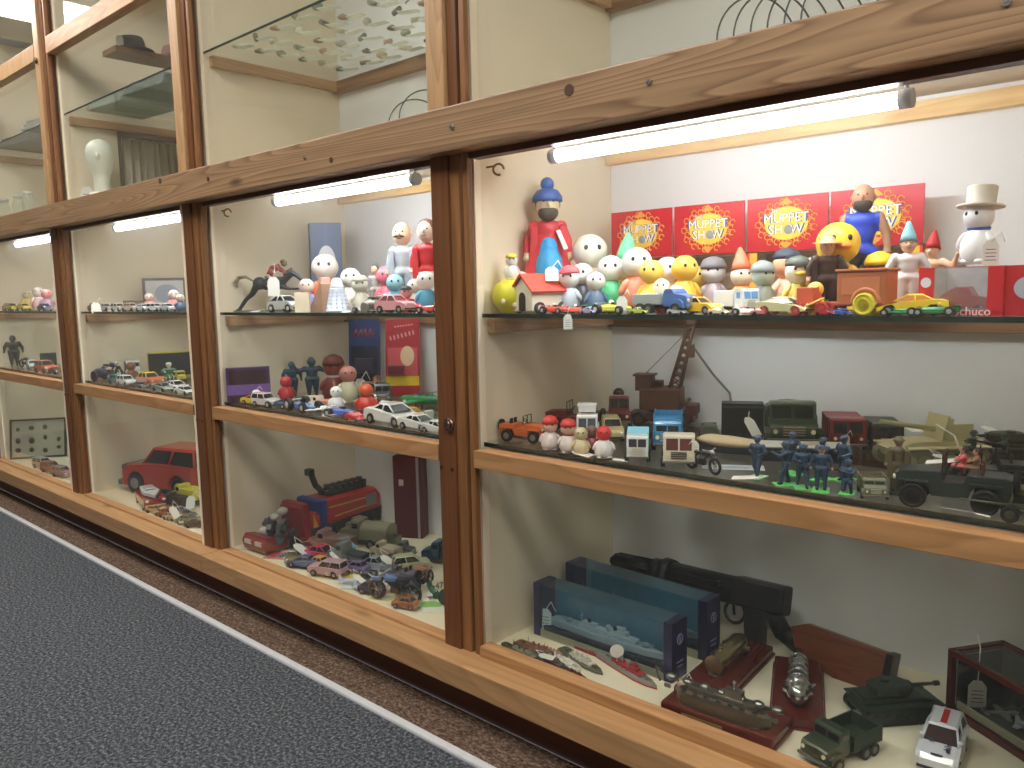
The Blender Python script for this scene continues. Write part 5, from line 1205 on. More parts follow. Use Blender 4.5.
ev = [(308, .12, 34, (150, 150, 214), (226, 200, 190), 'small lilac figure just right of the horse head', None, None),  # paler colours here too, with the washed-out bloom put in
 (327, .2, 58, (236, 120, 80), (236, 226, 216), 'figure with bright orange body in front of the slate blue box', None, None),
 (352, .2, 44, (226, 222, 206), (232, 230, 222), 'cream figure right of the grey cone-shaped robot', None, None),
 (361, .13, 36, (214, 208, 192), (220, 214, 200), 'small cream figure with a cap near the shelf edge', 'cap', (196, 190, 170)),
 (388, .22, 46, (226, 110, 130), (232, 120, 140), 'small pink round-headed figure beside the moustached bald figure', None, None),
 (396, .16, 38, (96, 176, 206), (150, 206, 220), 'small turquoise figure left of the moustached bald figure', None, None),
 (416, .15, 34, (230, 224, 206), (226, 222, 206), 'pale yellow-white figure above the red car', None, None),
 (407, .12, 26, (200, 70, 74), (206, 150, 140), 'little red figure with black hat by the red car', 'cap', (36, 34, 38)),
 (427, .12, 42, (90, 170, 210), (236, 232, 228), 'blue and white figure in front of the brown-haired doll', None, None)]
for px, y, hp, c, hd, lb, hat, hc in ev:
    p = Tf(px, y, hp*.235); egg(p, -40, Sx(p, hp), lb, c, hd, hat=hat, hatc=hc or (0, 0, 0), fat=.8)
p = T(376, .2); D(p, -40, Sx(p, 44), 'slim grey figure with dark hair standing over the grey motorcycle', (176, 172, 168), (150, 148, 146), hair=(80, 76, 74), head=1.3)
p = T(405, .2); D(p, -60, Sx(p, 80), 'large bald figure in a pale grey suit with a moustache', (186, 190, 196), (170, 176, 184), skin=(230, 190, 160), moustache=(80, 56, 44), head=1.7, bulk=1.05, coat=(176, 182, 190))
p = T(429, .17); D(p, -60, Sx(p, 84), 'brown-haired doll in red and white next to the wooden post', (206, 50, 56), (236, 232, 230), skin=(230, 200, 184), hair=(120, 76, 64), head=1.6, bulk=1.0, coat=(210, 52, 58))
# cone robot: plain ribbed cone
p = T(338, .10); t = root('cone_robot', 'pale grey cone-shaped toy robot with rows of studs', 'toy robot', p, -40, None, Sx(p, 34))
MB().lathe([(.36,0),(.36,.06),(.33,.08),(.22,.66),(.22,.70)], seg=16).build('skirt', M((200, 206, 220), .4), t)
MB().lathe([(.20,.68),(.20,.78),(.17,.80),(.17,.86),(.14,.95),(.06,1.0)], seg=16).build('dome', M((214, 218, 228), .4), t)
m = MB()
for k in range(5):
    for a in range(12): 
        z = .14+.11*k; rr = .335-.19*(z-.08)/.9*1.0; m.ball((rr*math.cos(a*PI/6), rr*math.sin(a*PI/6), z), .022, seg=6, rings=4)
m.build('studs', M((150, 160, 190), .4), t)
p = T(287, .09); car('coupe', (206, 210, 206), p, 5, Sx(p, 44), 'silver toy car with large wheels beneath the racehorse', hub=(226, 226, 226))
p = T(303, .075); carton(p, -40, (Sx(p, 10), Sx(p, 14), Sx(p, 20)), 'small cream block left of the tan slanted ramp', (236, 220, 190), name='toy_block', cat='toy block')
p = T(321, .12); t = root('ramp', 'tan slanted wooden ramp leaning before the slate blue box', 'toy ramp', p, -10, None, Sx(p, 34))
MB().prism([(-.5,0),(.4,.85),(.5,.8),(.5,0)], .35).build('board', M((176, 140, 116), .6), t); MB().box((.3, 0, .9), (.2, .3, .2), bev=.04).build('crate', M((214, 176, 160), .5), t)
p = T(377, .08); motorbike((120, 118, 112), p, 10, Sx(p, 40), 'grey toy motorcycle and sidecar near the shelf edge', sidecar=(130, 126, 118))
p = T(365, .075); racer((226, 224, 216), p, 0, Sx(p, 26), 'tiny white racing car between the cone robot and the motorcycle')
p = T(395, .065); car('sedan', (240, 170, 176), p, 5, Sx(p, 44), 'pink toy saloon car at the shelf edge', glassc=(120, 70, 80))
p = T(411, .10); car('coupe', (226, 90, 96), p, 5, Sx(p, 36), 'coral red toy car behind the pink saloon', glassc=(90, 50, 56))
p = T(434, .07); racer((226, 60, 56), p, 185, Sx(p, 38), 'red racing car touching the wooden post, top shelf', driver=(240, 230, 220))
for k, (px, lb) in enumerate(((253, 'flat white tag under the racehorse hind legs'), (345, 'flat white tag before the grey cone robot'), (420, 'flat white tag before the red racing car by the post'))):
    tagw(px, .056, Z_TOP+.001, 14, lb, pitch=86)

# middle shelf
p = Q(243, 402); carton(p, -30, (Sx(p, 8), Sx(p, 42), Sx(p, 34)), 'purple blister box at the left end of the middle shelf', (84, 56, 110), front=(70, 44, 60), band=(.35, .3, (130, 100, 180)))
p = Q(261, 400); carton(p, -30, (Sx(p, 6), Sx(p, 14), Sx(p, 24)), 'small dark maroon box right of the purple blister box', (70, 40, 50))
p = Q(247, 409); car('sports', (236, 206, 60), p, 15, Sx(p, 30), 'yellow and orange wedge car before the purple box', col2=(226, 120, 60))
p = Q(262, 409); car('estate', (226, 222, 220), p, 5, Sx(p, 34), 'white toy car with pink bonnet next to the yellow wedge car', stripe=(236, 150, 150))
p = Q(281, 408); racer((60, 80, 110), p, 10, Sx(p, 32), 'dark blue racing car in front of the red round toy', nose=(190, 200, 210))
p = Q(298, 415); racer((120, 140, 190), p, -5, Sx(p, 44), 'blue-grey racing car with black wheels, left part of the shelf edge', big=True, nose=(206, 212, 220))
p = Q(287, 401); egg(p, -30, Sx(p, 26), 'red round toy figure in a white holder behind the blue racers', (190, 50, 60), (200, 56, 66))
p = Q(293, 396); D(p, -30, Sx(p, 34), 'dark teal toy figure standing behind the red round toy', (40, 70, 90), (36, 60, 80), skin=(50, 80, 100), head=1.3, bulk=1.4)
p = Q(313, 397); D(p, -30, Sx(p, 38), 'second dark teal toy figure, taller and further right', (36, 66, 86), (34, 60, 78), skin=(44, 76, 96), head=1.5, bulk=1.5, pose='armsup')
p = Q(313, 408); carton(p, -60, (Sx(p, 12), Sx(p, 18), Sx(p, 12)), 'cream matchbox-sized block between the blue racers and the white robots', (220, 206, 176))
p = Q(322, 410); truck((226, 214, 200), p, 185, Sx(p, 30), 'cream and red lorry lying beside the cream block', bed='box', bedc=(206, 150, 130), Hb=.2)
p = Q(335, 400); egg(p, -30, Sx(p, 44), 'red-brown round figure with a white collar at the back', (120, 50, 40), (140, 56, 46), scarf=(230, 220, 210), hat='dome', hatc=(110, 40, 36))
p = Q(349, 402); egg(p, -30, Sx(p, 38), 'cream and pink round figure right of the red-brown one', (206, 200, 170), (196, 130, 120))
p = Q(318, 417); t = plane((236, 236, 234), p, 170, Sx(p, 44), 'white toy spacecraft lying near the shelf edge, left of the white mask', nose=(200, 204, 214))
p = Q(337, 411); egg(p, -40, Sx(p, 26), 'white mask-like round head toy with black eyes', (230, 230, 232), (238, 238, 238))
p = Q(340, 420); racer((90, 110, 190), p, 5, Sx(p, 42), 'blue and white racing car in front of the white mask-like toy', nose=(230, 230, 235))
p = Q(330, 424); plane((214, 216, 220), p, 0, Sx(p, 36), 'small pale grey toy aeroplane at the very edge of the shelf')
p = Q(349, 425); car('sports', (210, 50, 60), p, -5, Sx(p, 28), 'small red wedge car left of the large white sports car', glassc=(240, 150, 150))
p = Q(367, 414); egg(p, -40, Sx(p, 32), 'shiny red and gold egg-shaped toy', (196, 60, 44), (206, 90, 50), eyes=False, fat=1.2)
p = Q(373, 400); truck((110, 70, 50), p, -60, Sx(p, 40), 'brown toy carriage in front of the blue card', bed='machine', bedc=(130, 84, 56), Hb=.2)
p = Q(383, 404); truck((90, 90, 92), p, -40, Sx(p, 44), 'dark grey toy vehicle between the two blister cards', bed='tilt', bedc=(80, 80, 82))
p = Q(388, 428); car('sports', (236, 236, 232), p, -3, Sx(p, 68), 'large white sports car with black windows at the shelf edge')
p = Q(390, 412); helicopter((232, 230, 224), p, 200, Sx(p, 36), 'white toy helicopter with blue canopy behind the large white sports car')
p = Q(408, 419); car('coupe', (236, 196, 50), p, 190, Sx(p, 32), 'yellow toy car just behind the large white sports car', glassc=(120, 90, 30))
p = Q(416, 432); car('sports', (230, 230, 228), p, 0, Sx(p, 48), 'second white sports car, right of the largest one')
p = Q(432, 438); car('sports', (226, 228, 230), p, 0, Sx(p, 40), 'third white sports car, cut off by the wooden post')
p = Q(424, 410); plane((36, 130, 70), p, 190, Sx(p, 62), 'dark green toy aircraft with a rounded nose near the post', z=.16)
p = Q(436, 404); helicopter((40, 110, 66), p, 200, Sx(p, 30), 'green toy helicopter tail beside the post, middle shelf')
p = Q(432, 425); truck((196, 206, 196), p, 180, Sx(p, 30), 'pale green lorry behind the third white sports car', bed='flat')
# two blister cards leaning on the back panel
for (px, py, wpx, hpx, c, c2, lb, txt) in ((365, 388, 30, 72, (38, 60, 116), (28, 36, 66), 'blue blister card with red lettering, left of the red card', 'Joe 90'), (403, 386, 33, 70, (170, 34, 50), (210, 90, 96), 'red blister card with a yellow band, leaning right of the blue card', 'TERRAHAWKS')):
    p = col_at(px, .405, Z_MID); hh = on_y(px, 319, .39).z-Z_MID; ww = Sx(p, wpx)*1.06
    t = root('blister_card', lb, 'toy pack', p, -52, None, 1.0, (0, -7))
    MB().box((0, 0, hh/2), (.002, ww, hh), bev=.0008).build('card', M(c, .35, 0, .3), t)
    MB().box((.0012, 0, hh*.38), (.0006, ww*.86, hh*.5)).build('picture_panel', M(c2, .4), t)
    if 'red b' in lb:
        MB().box((.0016, 0, hh*.2), (.0006, ww*.96, hh*.12)).build('yellow_band', M((236, 206, 40), .4), t)
        MB().prism([(ww*.2*math.cos(2*PI*k/18)+ww*.14, hh*.52+hh*.13*math.sin(2*PI*k/18)) for k in range(18)], .0008, rot=(0, 0, PI/2), c=(.002, 0, 0)).build('round_picture', M((232, 206, 170), .4), t)
        m = MB()
        for k in range(7): m.box((.0022, ww*(-.34+.11*k), hh*(.75+.012*k)), (.0006, ww*.05, hh*.055), rot=(.25, 0, 0)).box((.0022, ww*(-.2+.08*k), hh*(.90+.004*k)), (.0006, ww*.05, hh*.02))
        m.build('lettering', M((226, 150, 150), .4), t)
        MB().box((.008, -ww*.16, hh*.34), (.016, ww*.5, hh*.12), bev=.004).build('packed_toy', M((120, 36, 56), .3), t)
    else:
        MB().tube([(.002, ww*(-.34+.075*k), hh*(.80+(.06 if k % 2 else -.05))) for k in range(10)], ww*.018, seg=5).build('lettering', M((176, 60, 60), .4), t)
        MB().box((.008, 0, hh*.36), (.016, ww*.6, hh*.2), bev=.004).build('packed_toy', M((60, 60, 84), .3), t)
tagq(361, 400, 20, 'white tag hanging in front of the blue blister card', pitch=0, dz=.004, h=-30)
tagq(257, 405, 12, 'white tag on a curved string over the yellow wedge car', pitch=60, dz=.022, h=-30)
tagq(322, 424, 14, 'white tag lying flat before the small pale grey aeroplane', h=0)
tagq(404, 434, 14, 'white tag lying flat between two white sports cars', h=20)

# bottom: red rescue vehicle with its nose dropped open
p0 = B(258, 548); p1 = B(378, 512); d = p1-p0; Lr = d.length; hd = math.degrees(math.atan2(-d.y, -d.x))
t = root('rescue_vehicle', 'long red toy rescue vehicle, nose open showing grey machinery, blue band and yellow stripes', 'toy vehicle', (p0+p1)/2, hd, None, Lr*.92)
MB().prism([(-.5,.06),(-.5,.22),(-.46,.27),(.02,.27),(.05,.24),(.14,.08),(.14,.05),(-.48,.05)], .26, edge=.03).build('rear_body', M((190, 48, 36), .35, 0, .4), t)
MB().prism([(-.49,.03),(-.5,.12),(.15,.10),(.15,.03)], .27, edge=.01).build('dark_skirt', M((38, 44, 48), .5), t)
MB().box((.04, 0, .16), (.07, .275, .235), rot=(0, .0, 0), bev=.02).build('blue_band', M((36, 60, 140), .35), t)
m = MB()
for s_ in (-1, 1): m.box((-.22, s_*.1315, .215), (.42, .004, .010), rot=(0, 0, 0)).box((-.24, s_*.1315, .15), (.36, .004, .010), rot=(0, .05, 0)).prism([(.09,.1),(.13,.2),(.13,.1)], .004, c=(0, s_*.134, 0))
m.build('yellow_stripes', M((226, 176, 60), .4), t)
m = MB().box((-.24, 0, .29), (.36, .12, .04), bev=.01)
for k in range(6): m.cyl((-.40+.06*k, 0, .3), (-.40+.06*k, 0, .345), .025, seg=10).box((-.4+.06*k, .05, .32), (.03, .03, .03))
m.tube([(-.06, 0, .30), (-.0, 0, .36), (.05, .02, .46)], .022).box((.06, .02, .47), (.05, .06, .05), bev=.01)
m.build('roof_gear', M((52, 48, 46), .5), t)
MB().box((-.4, .0, .19), (.10, .272, .09), bev=.004).build('grey_hatch', M((130, 126, 128), .5), t)
MB().prism([(.14,.03),(.16,.28),(.2,.28),(.22,.25),(.2,.03)], .25, edge=.02).build('front_bulkhead', M((150, 40, 44), .4), t)
m = MB(); random.seed(3)
for k in range(16): m.box((.26+random.random()*.16, -.1+random.random()*.2, .06+random.random()*.12), (.05, .04, .05), rot=(random.random(), random.random(), random.random()), bev=.006)
m.build('inner_machinery', M((84, 84, 88), .45, .4), t)
MB().ball((.25, -.05, .22), (.04, .035, .03)).ball((.33, -.03, .2), (.035, .03, .025)).ball((.4, -.04, .12), (.05, .04, .03)).build('pale_caps', M((196, 192, 186), .4), t)
MB().prism([(.42,.03),(.44,.11),(.50,.12),(.53,.08),(.52,.03)], .26, edge=.02).box((.34, 0, .035), (.36, .25, .03), bev=.008).build('dropped_nose', M((130, 36, 46), .4, 0, .3), t)
m = MB()
for s_ in (-1, 1): m.box((.528, s_*.06, .075), (.012, .07, .03), bev=.004)
m.build('headlights', M((206, 196, 206), .3), t)
for x in (-.36, -.1, .3):
    for s_ in (-1, 1): w_ = MB().cyl((x, s_*.12, .045), (x, s_*.145, .045), .045, seg=16).build('wheel', M(TYRE, .6), t)
# maroon case
p0 = B(394, 535); t = carton(B(408, 536)+Vector((0, .02, 0)), -62, (.05, .085, Sx(p0, 82)), 'upright dark maroon case with rounded edges and silver strap', (92, 22, 30), name='carrying_case', cat='case')
HH = Sx(p0, 82)
MB().box((.012, .032, HH/2), (.03, .008, HH*.98), bev=.001).build('strap', M((176, 170, 168), .35, .5), t); MB().box((.0262, -.018, HH*.68), (.001, .014, .018)).build('pale_sticker', M((214, 190, 186), .5), t)
MB().torus((0, 0, HH+.001), .016, .003, rot=(PI/2, 0, 0), arc=.5).build('handle', M((60, 18, 22), .4), t)
# leaflets on the display floor
q = B(355, 580)
sheet(B(278, 561)+Vector((0, 0, .0)), 28, .085, .06, 'red and green printed leaflet at the left front corner under the vehicle nose', (190, 130, 130), [(-.5, 0, .3, .8, (176, 60, 70)), (.1, .1, .25, .7, (60, 90, 120)), (.6, -.1, .25, .8, (200, 210, 180))])
sheet(B(365, 560), 22, .14, .09, 'large plain cream leaflet in the middle of the bottom board', (216, 210, 186), [(-.2, .1, .2, .2, (196, 190, 160))])
sheet(B(335, 585), 30, .12, .06, 'yellow and pink printed leaflet under the small cars', (222, 206, 150), [(-.4, 0, .35, .6, (206, 120, 120)), (.4, .2, .3, .5, (230, 220, 120))])
sheet(B(358, 596)+Vector((0, 0, .0016)), 30, .10, .045, 'white comic page with green and blue patches nearest the glass', (220, 226, 226), [(-.3, 0, .3, .6, (110, 170, 130)), (.3, 0, .35, .5, (110, 150, 200))])
sheet(B(385, 601)+Vector((0, 0, .0)), 25, .08, .05, 'pale yellow page beside the dark blue motorcycle', (226, 220, 160), [(0, 0, .4, .3, (180, 190, 210))])
sheet(B(422, 610), 32, .11, .075, 'white sheet with a green blotch beside the post', (226, 228, 214), [(.2, .2, .5, .5, (140, 200, 110)), (-.6, -.4, .15, .1, (90, 90, 90))])
t = root('number_card', 'small cream card printed 47 standing by the post', 'card', B(440, 592), -30, None, 1.0, (0, -25)); MB().box((0, 0, .014), (.0012, .032, .028)).build('card', M((224, 216, 190), .5), t); MB().text('47', .020, (.0012, 0, .014), rot=(PI/2, 0, PI/2), ext=.0003).build('lettering', M((40, 40, 46), .5), t)
p = B(447, 606); t = root('badge', 'round dark green disc badge half hidden by the post', 'badge', p, -30, None, 1.0, (0, -20)); MB().cyl((0, 0, .02), (.004, 0, .02), .019, seg=24).build('disc', M((30, 60, 46), .3), t); MB().cyl((.004, 0, .02), (.005, 0, .02), .005, seg=12).build('centre', M((190, 196, 190), .4), t)
# small toys on the leaflets
ZZ = .0032
def BL_(px, py, dz=ZZ):
    q = B(px, py); q.z += dz; return q
motorbike((96, 130, 180), BL_(395, 603), 200, Sx(B(395, 603), 62), 'dark motorcycle with pale blue fairing, largest on the bottom board', sidecar=(34, 38, 60))
motorbike((46, 46, 50), BL_(424, 590), 110, Sx(B(420, 596), 42), 'black motorcycle standing right of the blue-faired one')
car('estate', (200, 160, 170), BL_(327, 578), 200, Sx(B(327, 578), 40), 'dusty pink toy car on the yellow leaflet')
car('sports', (60, 100, 150), BL_(302, 572), 200, Sx(B(302, 572), 36), 'blue wedge toy car in front of the open nose')
car('coupe', (206, 70, 90), BL_(318, 560), 195, Sx(B(318, 560), 40), 'raspberry red toy car below the rescue vehicle')
truck((120, 124, 126), BL_(350, 566), 190, Sx(B(350, 566), 48), 'grey toy lorry in the middle of the bottom board', bed='flat', load=(60, 64, 70))
truck((160, 120, 110), BL_(332, 552, .0), 200, Sx(B(332, 552), 48), 'brownish pink lorry beside the rescue vehicle', bed='box', bedc=(140, 110, 96), Hb=.2)
plane((190, 206, 226), BL_(355, 591), 40, Sx(B(355, 591), 40), 'pale blue toy aeroplane on the comic page')
plane((176, 160, 190), BL_(378, 585), 160, Sx(B(378, 585), 46), 'lilac toy aeroplane left of the dark motorcycles')
jeep((110, 106, 120), BL_(400, 585), 190, Sx(B(400, 585), 44), 'grey-lilac open jeep behind the blue-faired motorcycle')
car('coupe', (150, 160, 170), BL_(378, 571), 20, Sx(B(378, 571), 36), 'steel grey toy car on the cream leaflet')
truck((140, 136, 110), BL_(368, 545, 0), 200, Sx(B(368, 545), 56), 'sandy grey lorry behind the plain cream leaflet', bed='tilt')
truck((96, 100, 104), BL_(399, 556, 0), 20, Sx(B(403, 560), 34), 'slate lorry in front of the maroon case', bed='flat', load=(120, 120, 120))
car('hatch', (206, 206, 170), BL_(411, 571, .0), 60, Sx(B(411, 571), 40), 'pale cream toy car left of the orange-pink block')
carton(BL_(422, 577, 0), -30, (.03, .036, .024), 'salmon-pink rounded block by the post', (206, 120, 100), name='toy_block', cat='toy block')
truck((60, 90, 120), BL_(446, 563, 0), 200, Sx(B(433, 566), 48), 'dark blue lorry half hidden behind the post', bed='box', bedc=(40, 44, 56), Hb=.3)
t = root('toy_rocket', 'dark green toy rocket lying beside the post', 'toy rocket', BL_(432, 591, .008), 150, None, Sx(B(432, 591), 44)); MB().lathe([(.08,-.5),(.08,.2),(.05,.4),(.01,.5)], rot=(0, PI/2, 0)).build('body', M((50, 96, 66), .4), t); MB().box((-.42, 0, 0), (.14, .4, .02)).box((-.42, 0, .0), (.14, .02, .3)).build('fins', M((220, 220, 214), .4), t)
for px, py, hp, lb in ((310, 562, 20, 'white tag on a looped string in front of the open nose'), (343, 568, 16, 'white tag lying on the grey toy lorry'), (397, 574, 20, 'white tag standing up among the grey cars'), (388, 592, 16, 'white tag beside the pale blue fairing'), (365, 590, 14, 'white tag lying on the comic page')):
    tagb(px, py, hp, lb, h=random.choice((-40, 20, 60)), pitch=60, dz=.018)

# ================================================================== third case from the right
p = T(108, .24); carton(p, -25, (Sx(p, 10), Sx(p, 26), Sx(p, 9)), 'long low brown box at the left end of the third case top shelf', (140, 120, 104), name='display_box')
p = T(166, .3); carton(p, -25, (Sx(p, 6), Sx(p, 40), Sx(p, 31)), 'picture box with grey and cream scene standing on the third case top shelf', (110, 104, 100), front=(190, 186, 184), win=(.05, 0, .28, .3, (150, 156, 170)))
for i, (px, y, c, lb) in enumerate(((92, .09, (110, 104, 100), 'dark toy car at the left end of the third case top shelf'), (106, .10, (206, 196, 200), 'pale pink toy car in the third case top row'), (119, .09, (226, 222, 220), 'white toy car in the third case top row'), (131, .10, (216, 190, 176), 'salmon toy car in the third case top row'), (144, .09, (210, 214, 220), 'silver-blue toy car below the picture box left edge'), (156, .10, (226, 226, 230), 'bright white toy car below the picture box'), (168, .09, (200, 206, 216), 'pale blue toy car below the picture box right edge'))):
    p = T(px, y); car(('sedan', 'coupe', 'estate')[i % 3], c, p, 5+10*(i % 2), Sx(p, 20), lb, subs=False)
for px, y, hp, c, hd, lb in ((175, .12, 22, (226, 150, 140), (236, 200, 190), 'pink figure beside the right post of the third case, top shelf'), (181, .10, 18, (90, 110, 150), (220, 200, 190), 'tiny blue figure beside the right post of the third case, top shelf'), (150, .17, 18, (206, 140, 130), (230, 200, 190), 'tiny salmon figure in front of the picture box')):
    p = T(px, y); egg(p, -25, Sx(p, hp), lb, c, hd)
tagw(96, .055, Z_TOP-.006, 14, 'white paper strip hanging over the left end of the third case shelf', h=-20, pitch=40)
p = Q(104, 381); motorbike((60, 50, 90), p, 10, Sx(p, 40), 'purple and black motorcycle at the left of the third case middle shelf', sidecar=(50, 50, 80))
p = Q(88, 378); motorbike((140, 40, 60), p, 20, Sx(p, 26), 'small crimson motorcycle left of the purple one')
p = Q(120, 376); truck((200, 204, 206), p, -20, Sx(p, 36), 'white-roofed dark vehicle behind the purple motorcycle', bed='box', bedc=(60, 60, 90), Hb=.3)
p = Q(117, 385); car('coupe', (96, 140, 150), p, 5, Sx(p, 26), 'teal toy car right of the purple motorcycle', subs=False)
p = Q(132, 381); egg(p, -20, Sx(p, 20), 'brown round figure on the third case middle shelf', (120, 84, 64), (130, 90, 70))
p = Q(124, 387); car('estate', (226, 230, 230), p, 0, Sx(p, 26), 'white toy car nearest the edge on the third case middle shelf', subs=False)
p = Q(150, 386); car('sedan', (206, 120, 90), p, 3, Sx(p, 34), 'salmon orange toy saloon with a yellow roof on the third case middle shelf', col2=(226, 196, 70))
p = Q(170, 384); D(p, -20, Sx(p, 24), 'green toy figure before the yellow and black box', (70, 120, 90), (190, 200, 196), hat='cap', hatc=(200, 220, 210), head=1.4, bulk=1.4, pose='sit')
p = col_at(174, .30, Z_MID); carton(p, -20, (Sx(p, 8), Sx(p, 46), Sx(p, 25)), 'yellow box with a black window panel on the third case middle shelf', (206, 186, 60), front=(46, 50, 60), band=(.5, .9, (44, 48, 60)))
p = Q(181, 381); truck((190, 176, 60), p, -20, Sx(p, 22), 'yellow lorry right of the yellow box', bed='box', Hb=.3)
for px, py, L_, c, lb in ((163, 391, 26, (150, 160, 156), 'pale green-grey toy car at the edge, third case middle shelf'), (176, 390, 30, (226, 228, 230), 'white toy sports car in front of the yellow lorry'), (184, 395, 26, (214, 218, 220), 'white toy car touching the right post, third case middle shelf'), (138, 389, 20, (110, 110, 112), 'grey toy car between the white and orange ones')):
    p = Q(px, py); car('sports', c, p, 5, Sx(p, L_), lb, subs=False)
# bottom of the third case: big red pick-up
p = B(156, 484); t = car('offroad', (196, 66, 50), p, 197, Sx(p, 96), 'large orange-red toy off-roader with a chrome grille, bottom of the third case', cat='toy car', stripe=None)
MB().box((.502, 0, .22), (.02, .40, .11), bev=.01).build('grille', M((126, 128, 132), .3, .6), t); MB().box((.52, 0, .10), (.04, .46, .06), bev=.015).build('lower_bumper', M((96, 98, 100), .4), t)
p = B(143, 515); t = car('boat', (160, 40, 44), p, -14, Sx(p, 60), 'dark red toy speed car with a white top in front of the large off-roader', col2=(220, 220, 222))
MB().prism([(-.4,-.1),(-.4,.1),(.1,.14),(.5,0),(.1,-.14)], .05, plane='xy', c=(.0, 0, .25)).build('white_deck', M((220, 222, 224), .4), t)
for px, py, c, L_, lb in ((157, 507, (206, 196, 60), 22, 'yellow toy lorry beside the front wheel of the large off-roader'), (188, 503, (226, 216, 70), 40, 'bright yellow toy lorry against the post, bottom of the third case'), (172, 493, (50, 110, 190), 22, 'small blue toy lorry between the two yellow ones'), (175, 507, (70, 56, 50), 30, 'dark brown toy lorry below the blue one')):
    p = B(px, py); truck(c, p, 190, Sx(p, L_), lb, bed='box', Hb=.26)
for px, py, c, L_, lb in ((160, 522, (214, 190, 150), 22, 'sandy toy car at the front edge, bottom of the third case'), (170, 517, (150, 70, 70), 24, 'dull red toy car among the small pieces'), (186, 518, (120, 116, 110), 22, 'grey toy car by the post, bottom of the third case'), (172, 526, (200, 196, 190), 22, 'off-white toy car by the glass, bottom of the third case'), (186, 528, (110, 130, 120), 26, 'green-grey toy car nearest the post bottom')):
    p = B(px, py); car('coupe', c, p, 30, Sx(p, L_), lb, subs=False)
for px, py, lb, h_ in ((147, 478, 'white tag on the windscreen of the large off-roader', 0), (178, 522, 'white tag on the small pieces by the post', 30), (190, 512, 'white tag leaning on the post, bottom of the third case', -20)):
    tagb(px, py, 14, lb, h=h_-20, pitch=40, dz=.06 if 'wind' in lb else .012)

# ================================================================== far left case
for px, y, c, lb in ((12, .10, (226, 196, 70), 'yellow toy car on the far left case top shelf'), (24, .11, (236, 206, 90), 'second yellow toy car on the far left case top shelf'), (3, .10, (200, 110, 100), 'reddish toy car cut by the left edge of the picture'), (45, .10, (70, 90, 120), 'dark blue toy car beside the post on the far left top shelf')):
    p = T(px, y); car('sedan', c, p, 5, Sx(p, 18), lb, subs=False)
for px, y, hp, c, hd, lb in ((40, .17, 24, (226, 190, 190), (236, 220, 216), 'pale pink figure on the far left case top shelf'), (48, .13, 22, (190, 150, 170), (230, 150, 150), 'mauve figure by the post on the far left case top shelf'), (18, .18, 20, (236, 214, 130), (240, 226, 190), 'cream yellow figure on the far left case top shelf')):
    p = T(px, y); egg(p, -20, Sx(p, hp), lb, c, hd)
p = Q(15, 366); D(p, -20, Sx(p, 30), 'black toy figure at the left of the far left middle shelf', (40, 42, 44), (36, 38, 40), skin=(60, 60, 60), head=1.3, bulk=1.4)
p = Q(26, 368); motorbike((60, 70, 66), p, 10, Sx(p, 24), 'black motorcycle right of the black toy figure')
p = Q(33, 369); car('estate', (206, 214, 216), p, -10, Sx(p, 22), 'white toy car before the dark teal box', subs=False)
p = Q(49, 366); carton(p, -20, (Sx(p, 12), Sx(p, 14), Sx(p, 13)), 'dark teal box beside the post on the far left middle shelf', (30, 60, 66))
p = Q(45, 373); car('hatch', (206, 110, 70), p, 5, Sx(p, 28), 'orange toy car on the far left case middle shelf', subs=False)
p = Q(56, 374); car('coupe', (110, 40, 44), p, 5, Sx(p, 18), 'maroon toy car against the post on the far left middle shelf', subs=False)
p = B(22, 461); t = root('framed_display', 'framed display of small medals on a pale card, bottom of the far left case', 'framed display', p, -35, None, 1.0, (0, -12)); wf, hf = Sx(p, 52), Sx(p, 40)
MB().box((0, 0, hf/2), (.006, wf, hf), bev=.001).build('backing_card', M((186, 186, 170), .6), t)
MB().box((.003, 0, .004), (.014, wf, .008)).box((.003, 0, hf-.004), (.014, wf, .008)).box((.003, wf/2-.004, hf/2), (.014, .008, hf)).box((.003, -wf/2+.004, hf/2), (.014, .008, hf)).build('frame', M((70, 66, 60), .5), t)
random.seed(11)
for k in range(11): MB().lathe([(.002,-.001),(.0075,0),(.0075,.002),(.002,.003)], rot=(0, PI/2, 0), c=(.004, wf*(-.36+.24*(k % 4)), hf*(.22+.28*(k//4)+random.uniform(-.05, .05))), sc=(1+.9*random.random(), 1+.6*random.random(), 1), seg=12).build('medal', M((96, 92, 70), .4, .4), t)
p = B(52, 467); ship((96, 100, 96), p, 0, Sx(p, 44), 'grey model boat lying before the framed display', (190, 190, 180), w=.2)
for px, py, c, lb in ((52, 472, (140, 60, 60), 'dull red toy car in front of the grey model boat'), (60, 480, (150, 120, 140), 'mauve toy car nearest the post, far left bottom'), (44, 468, (190, 186, 180), 'off-white toy car between frame and red car, far left bottom')):
    p = B(px, py); car('estate', c, p, 10, Sx(p, 26), lb, subs=False)

# ================================================================== upper cases
def U(px, y, z=Z_UP): return col_at(px, y, z)
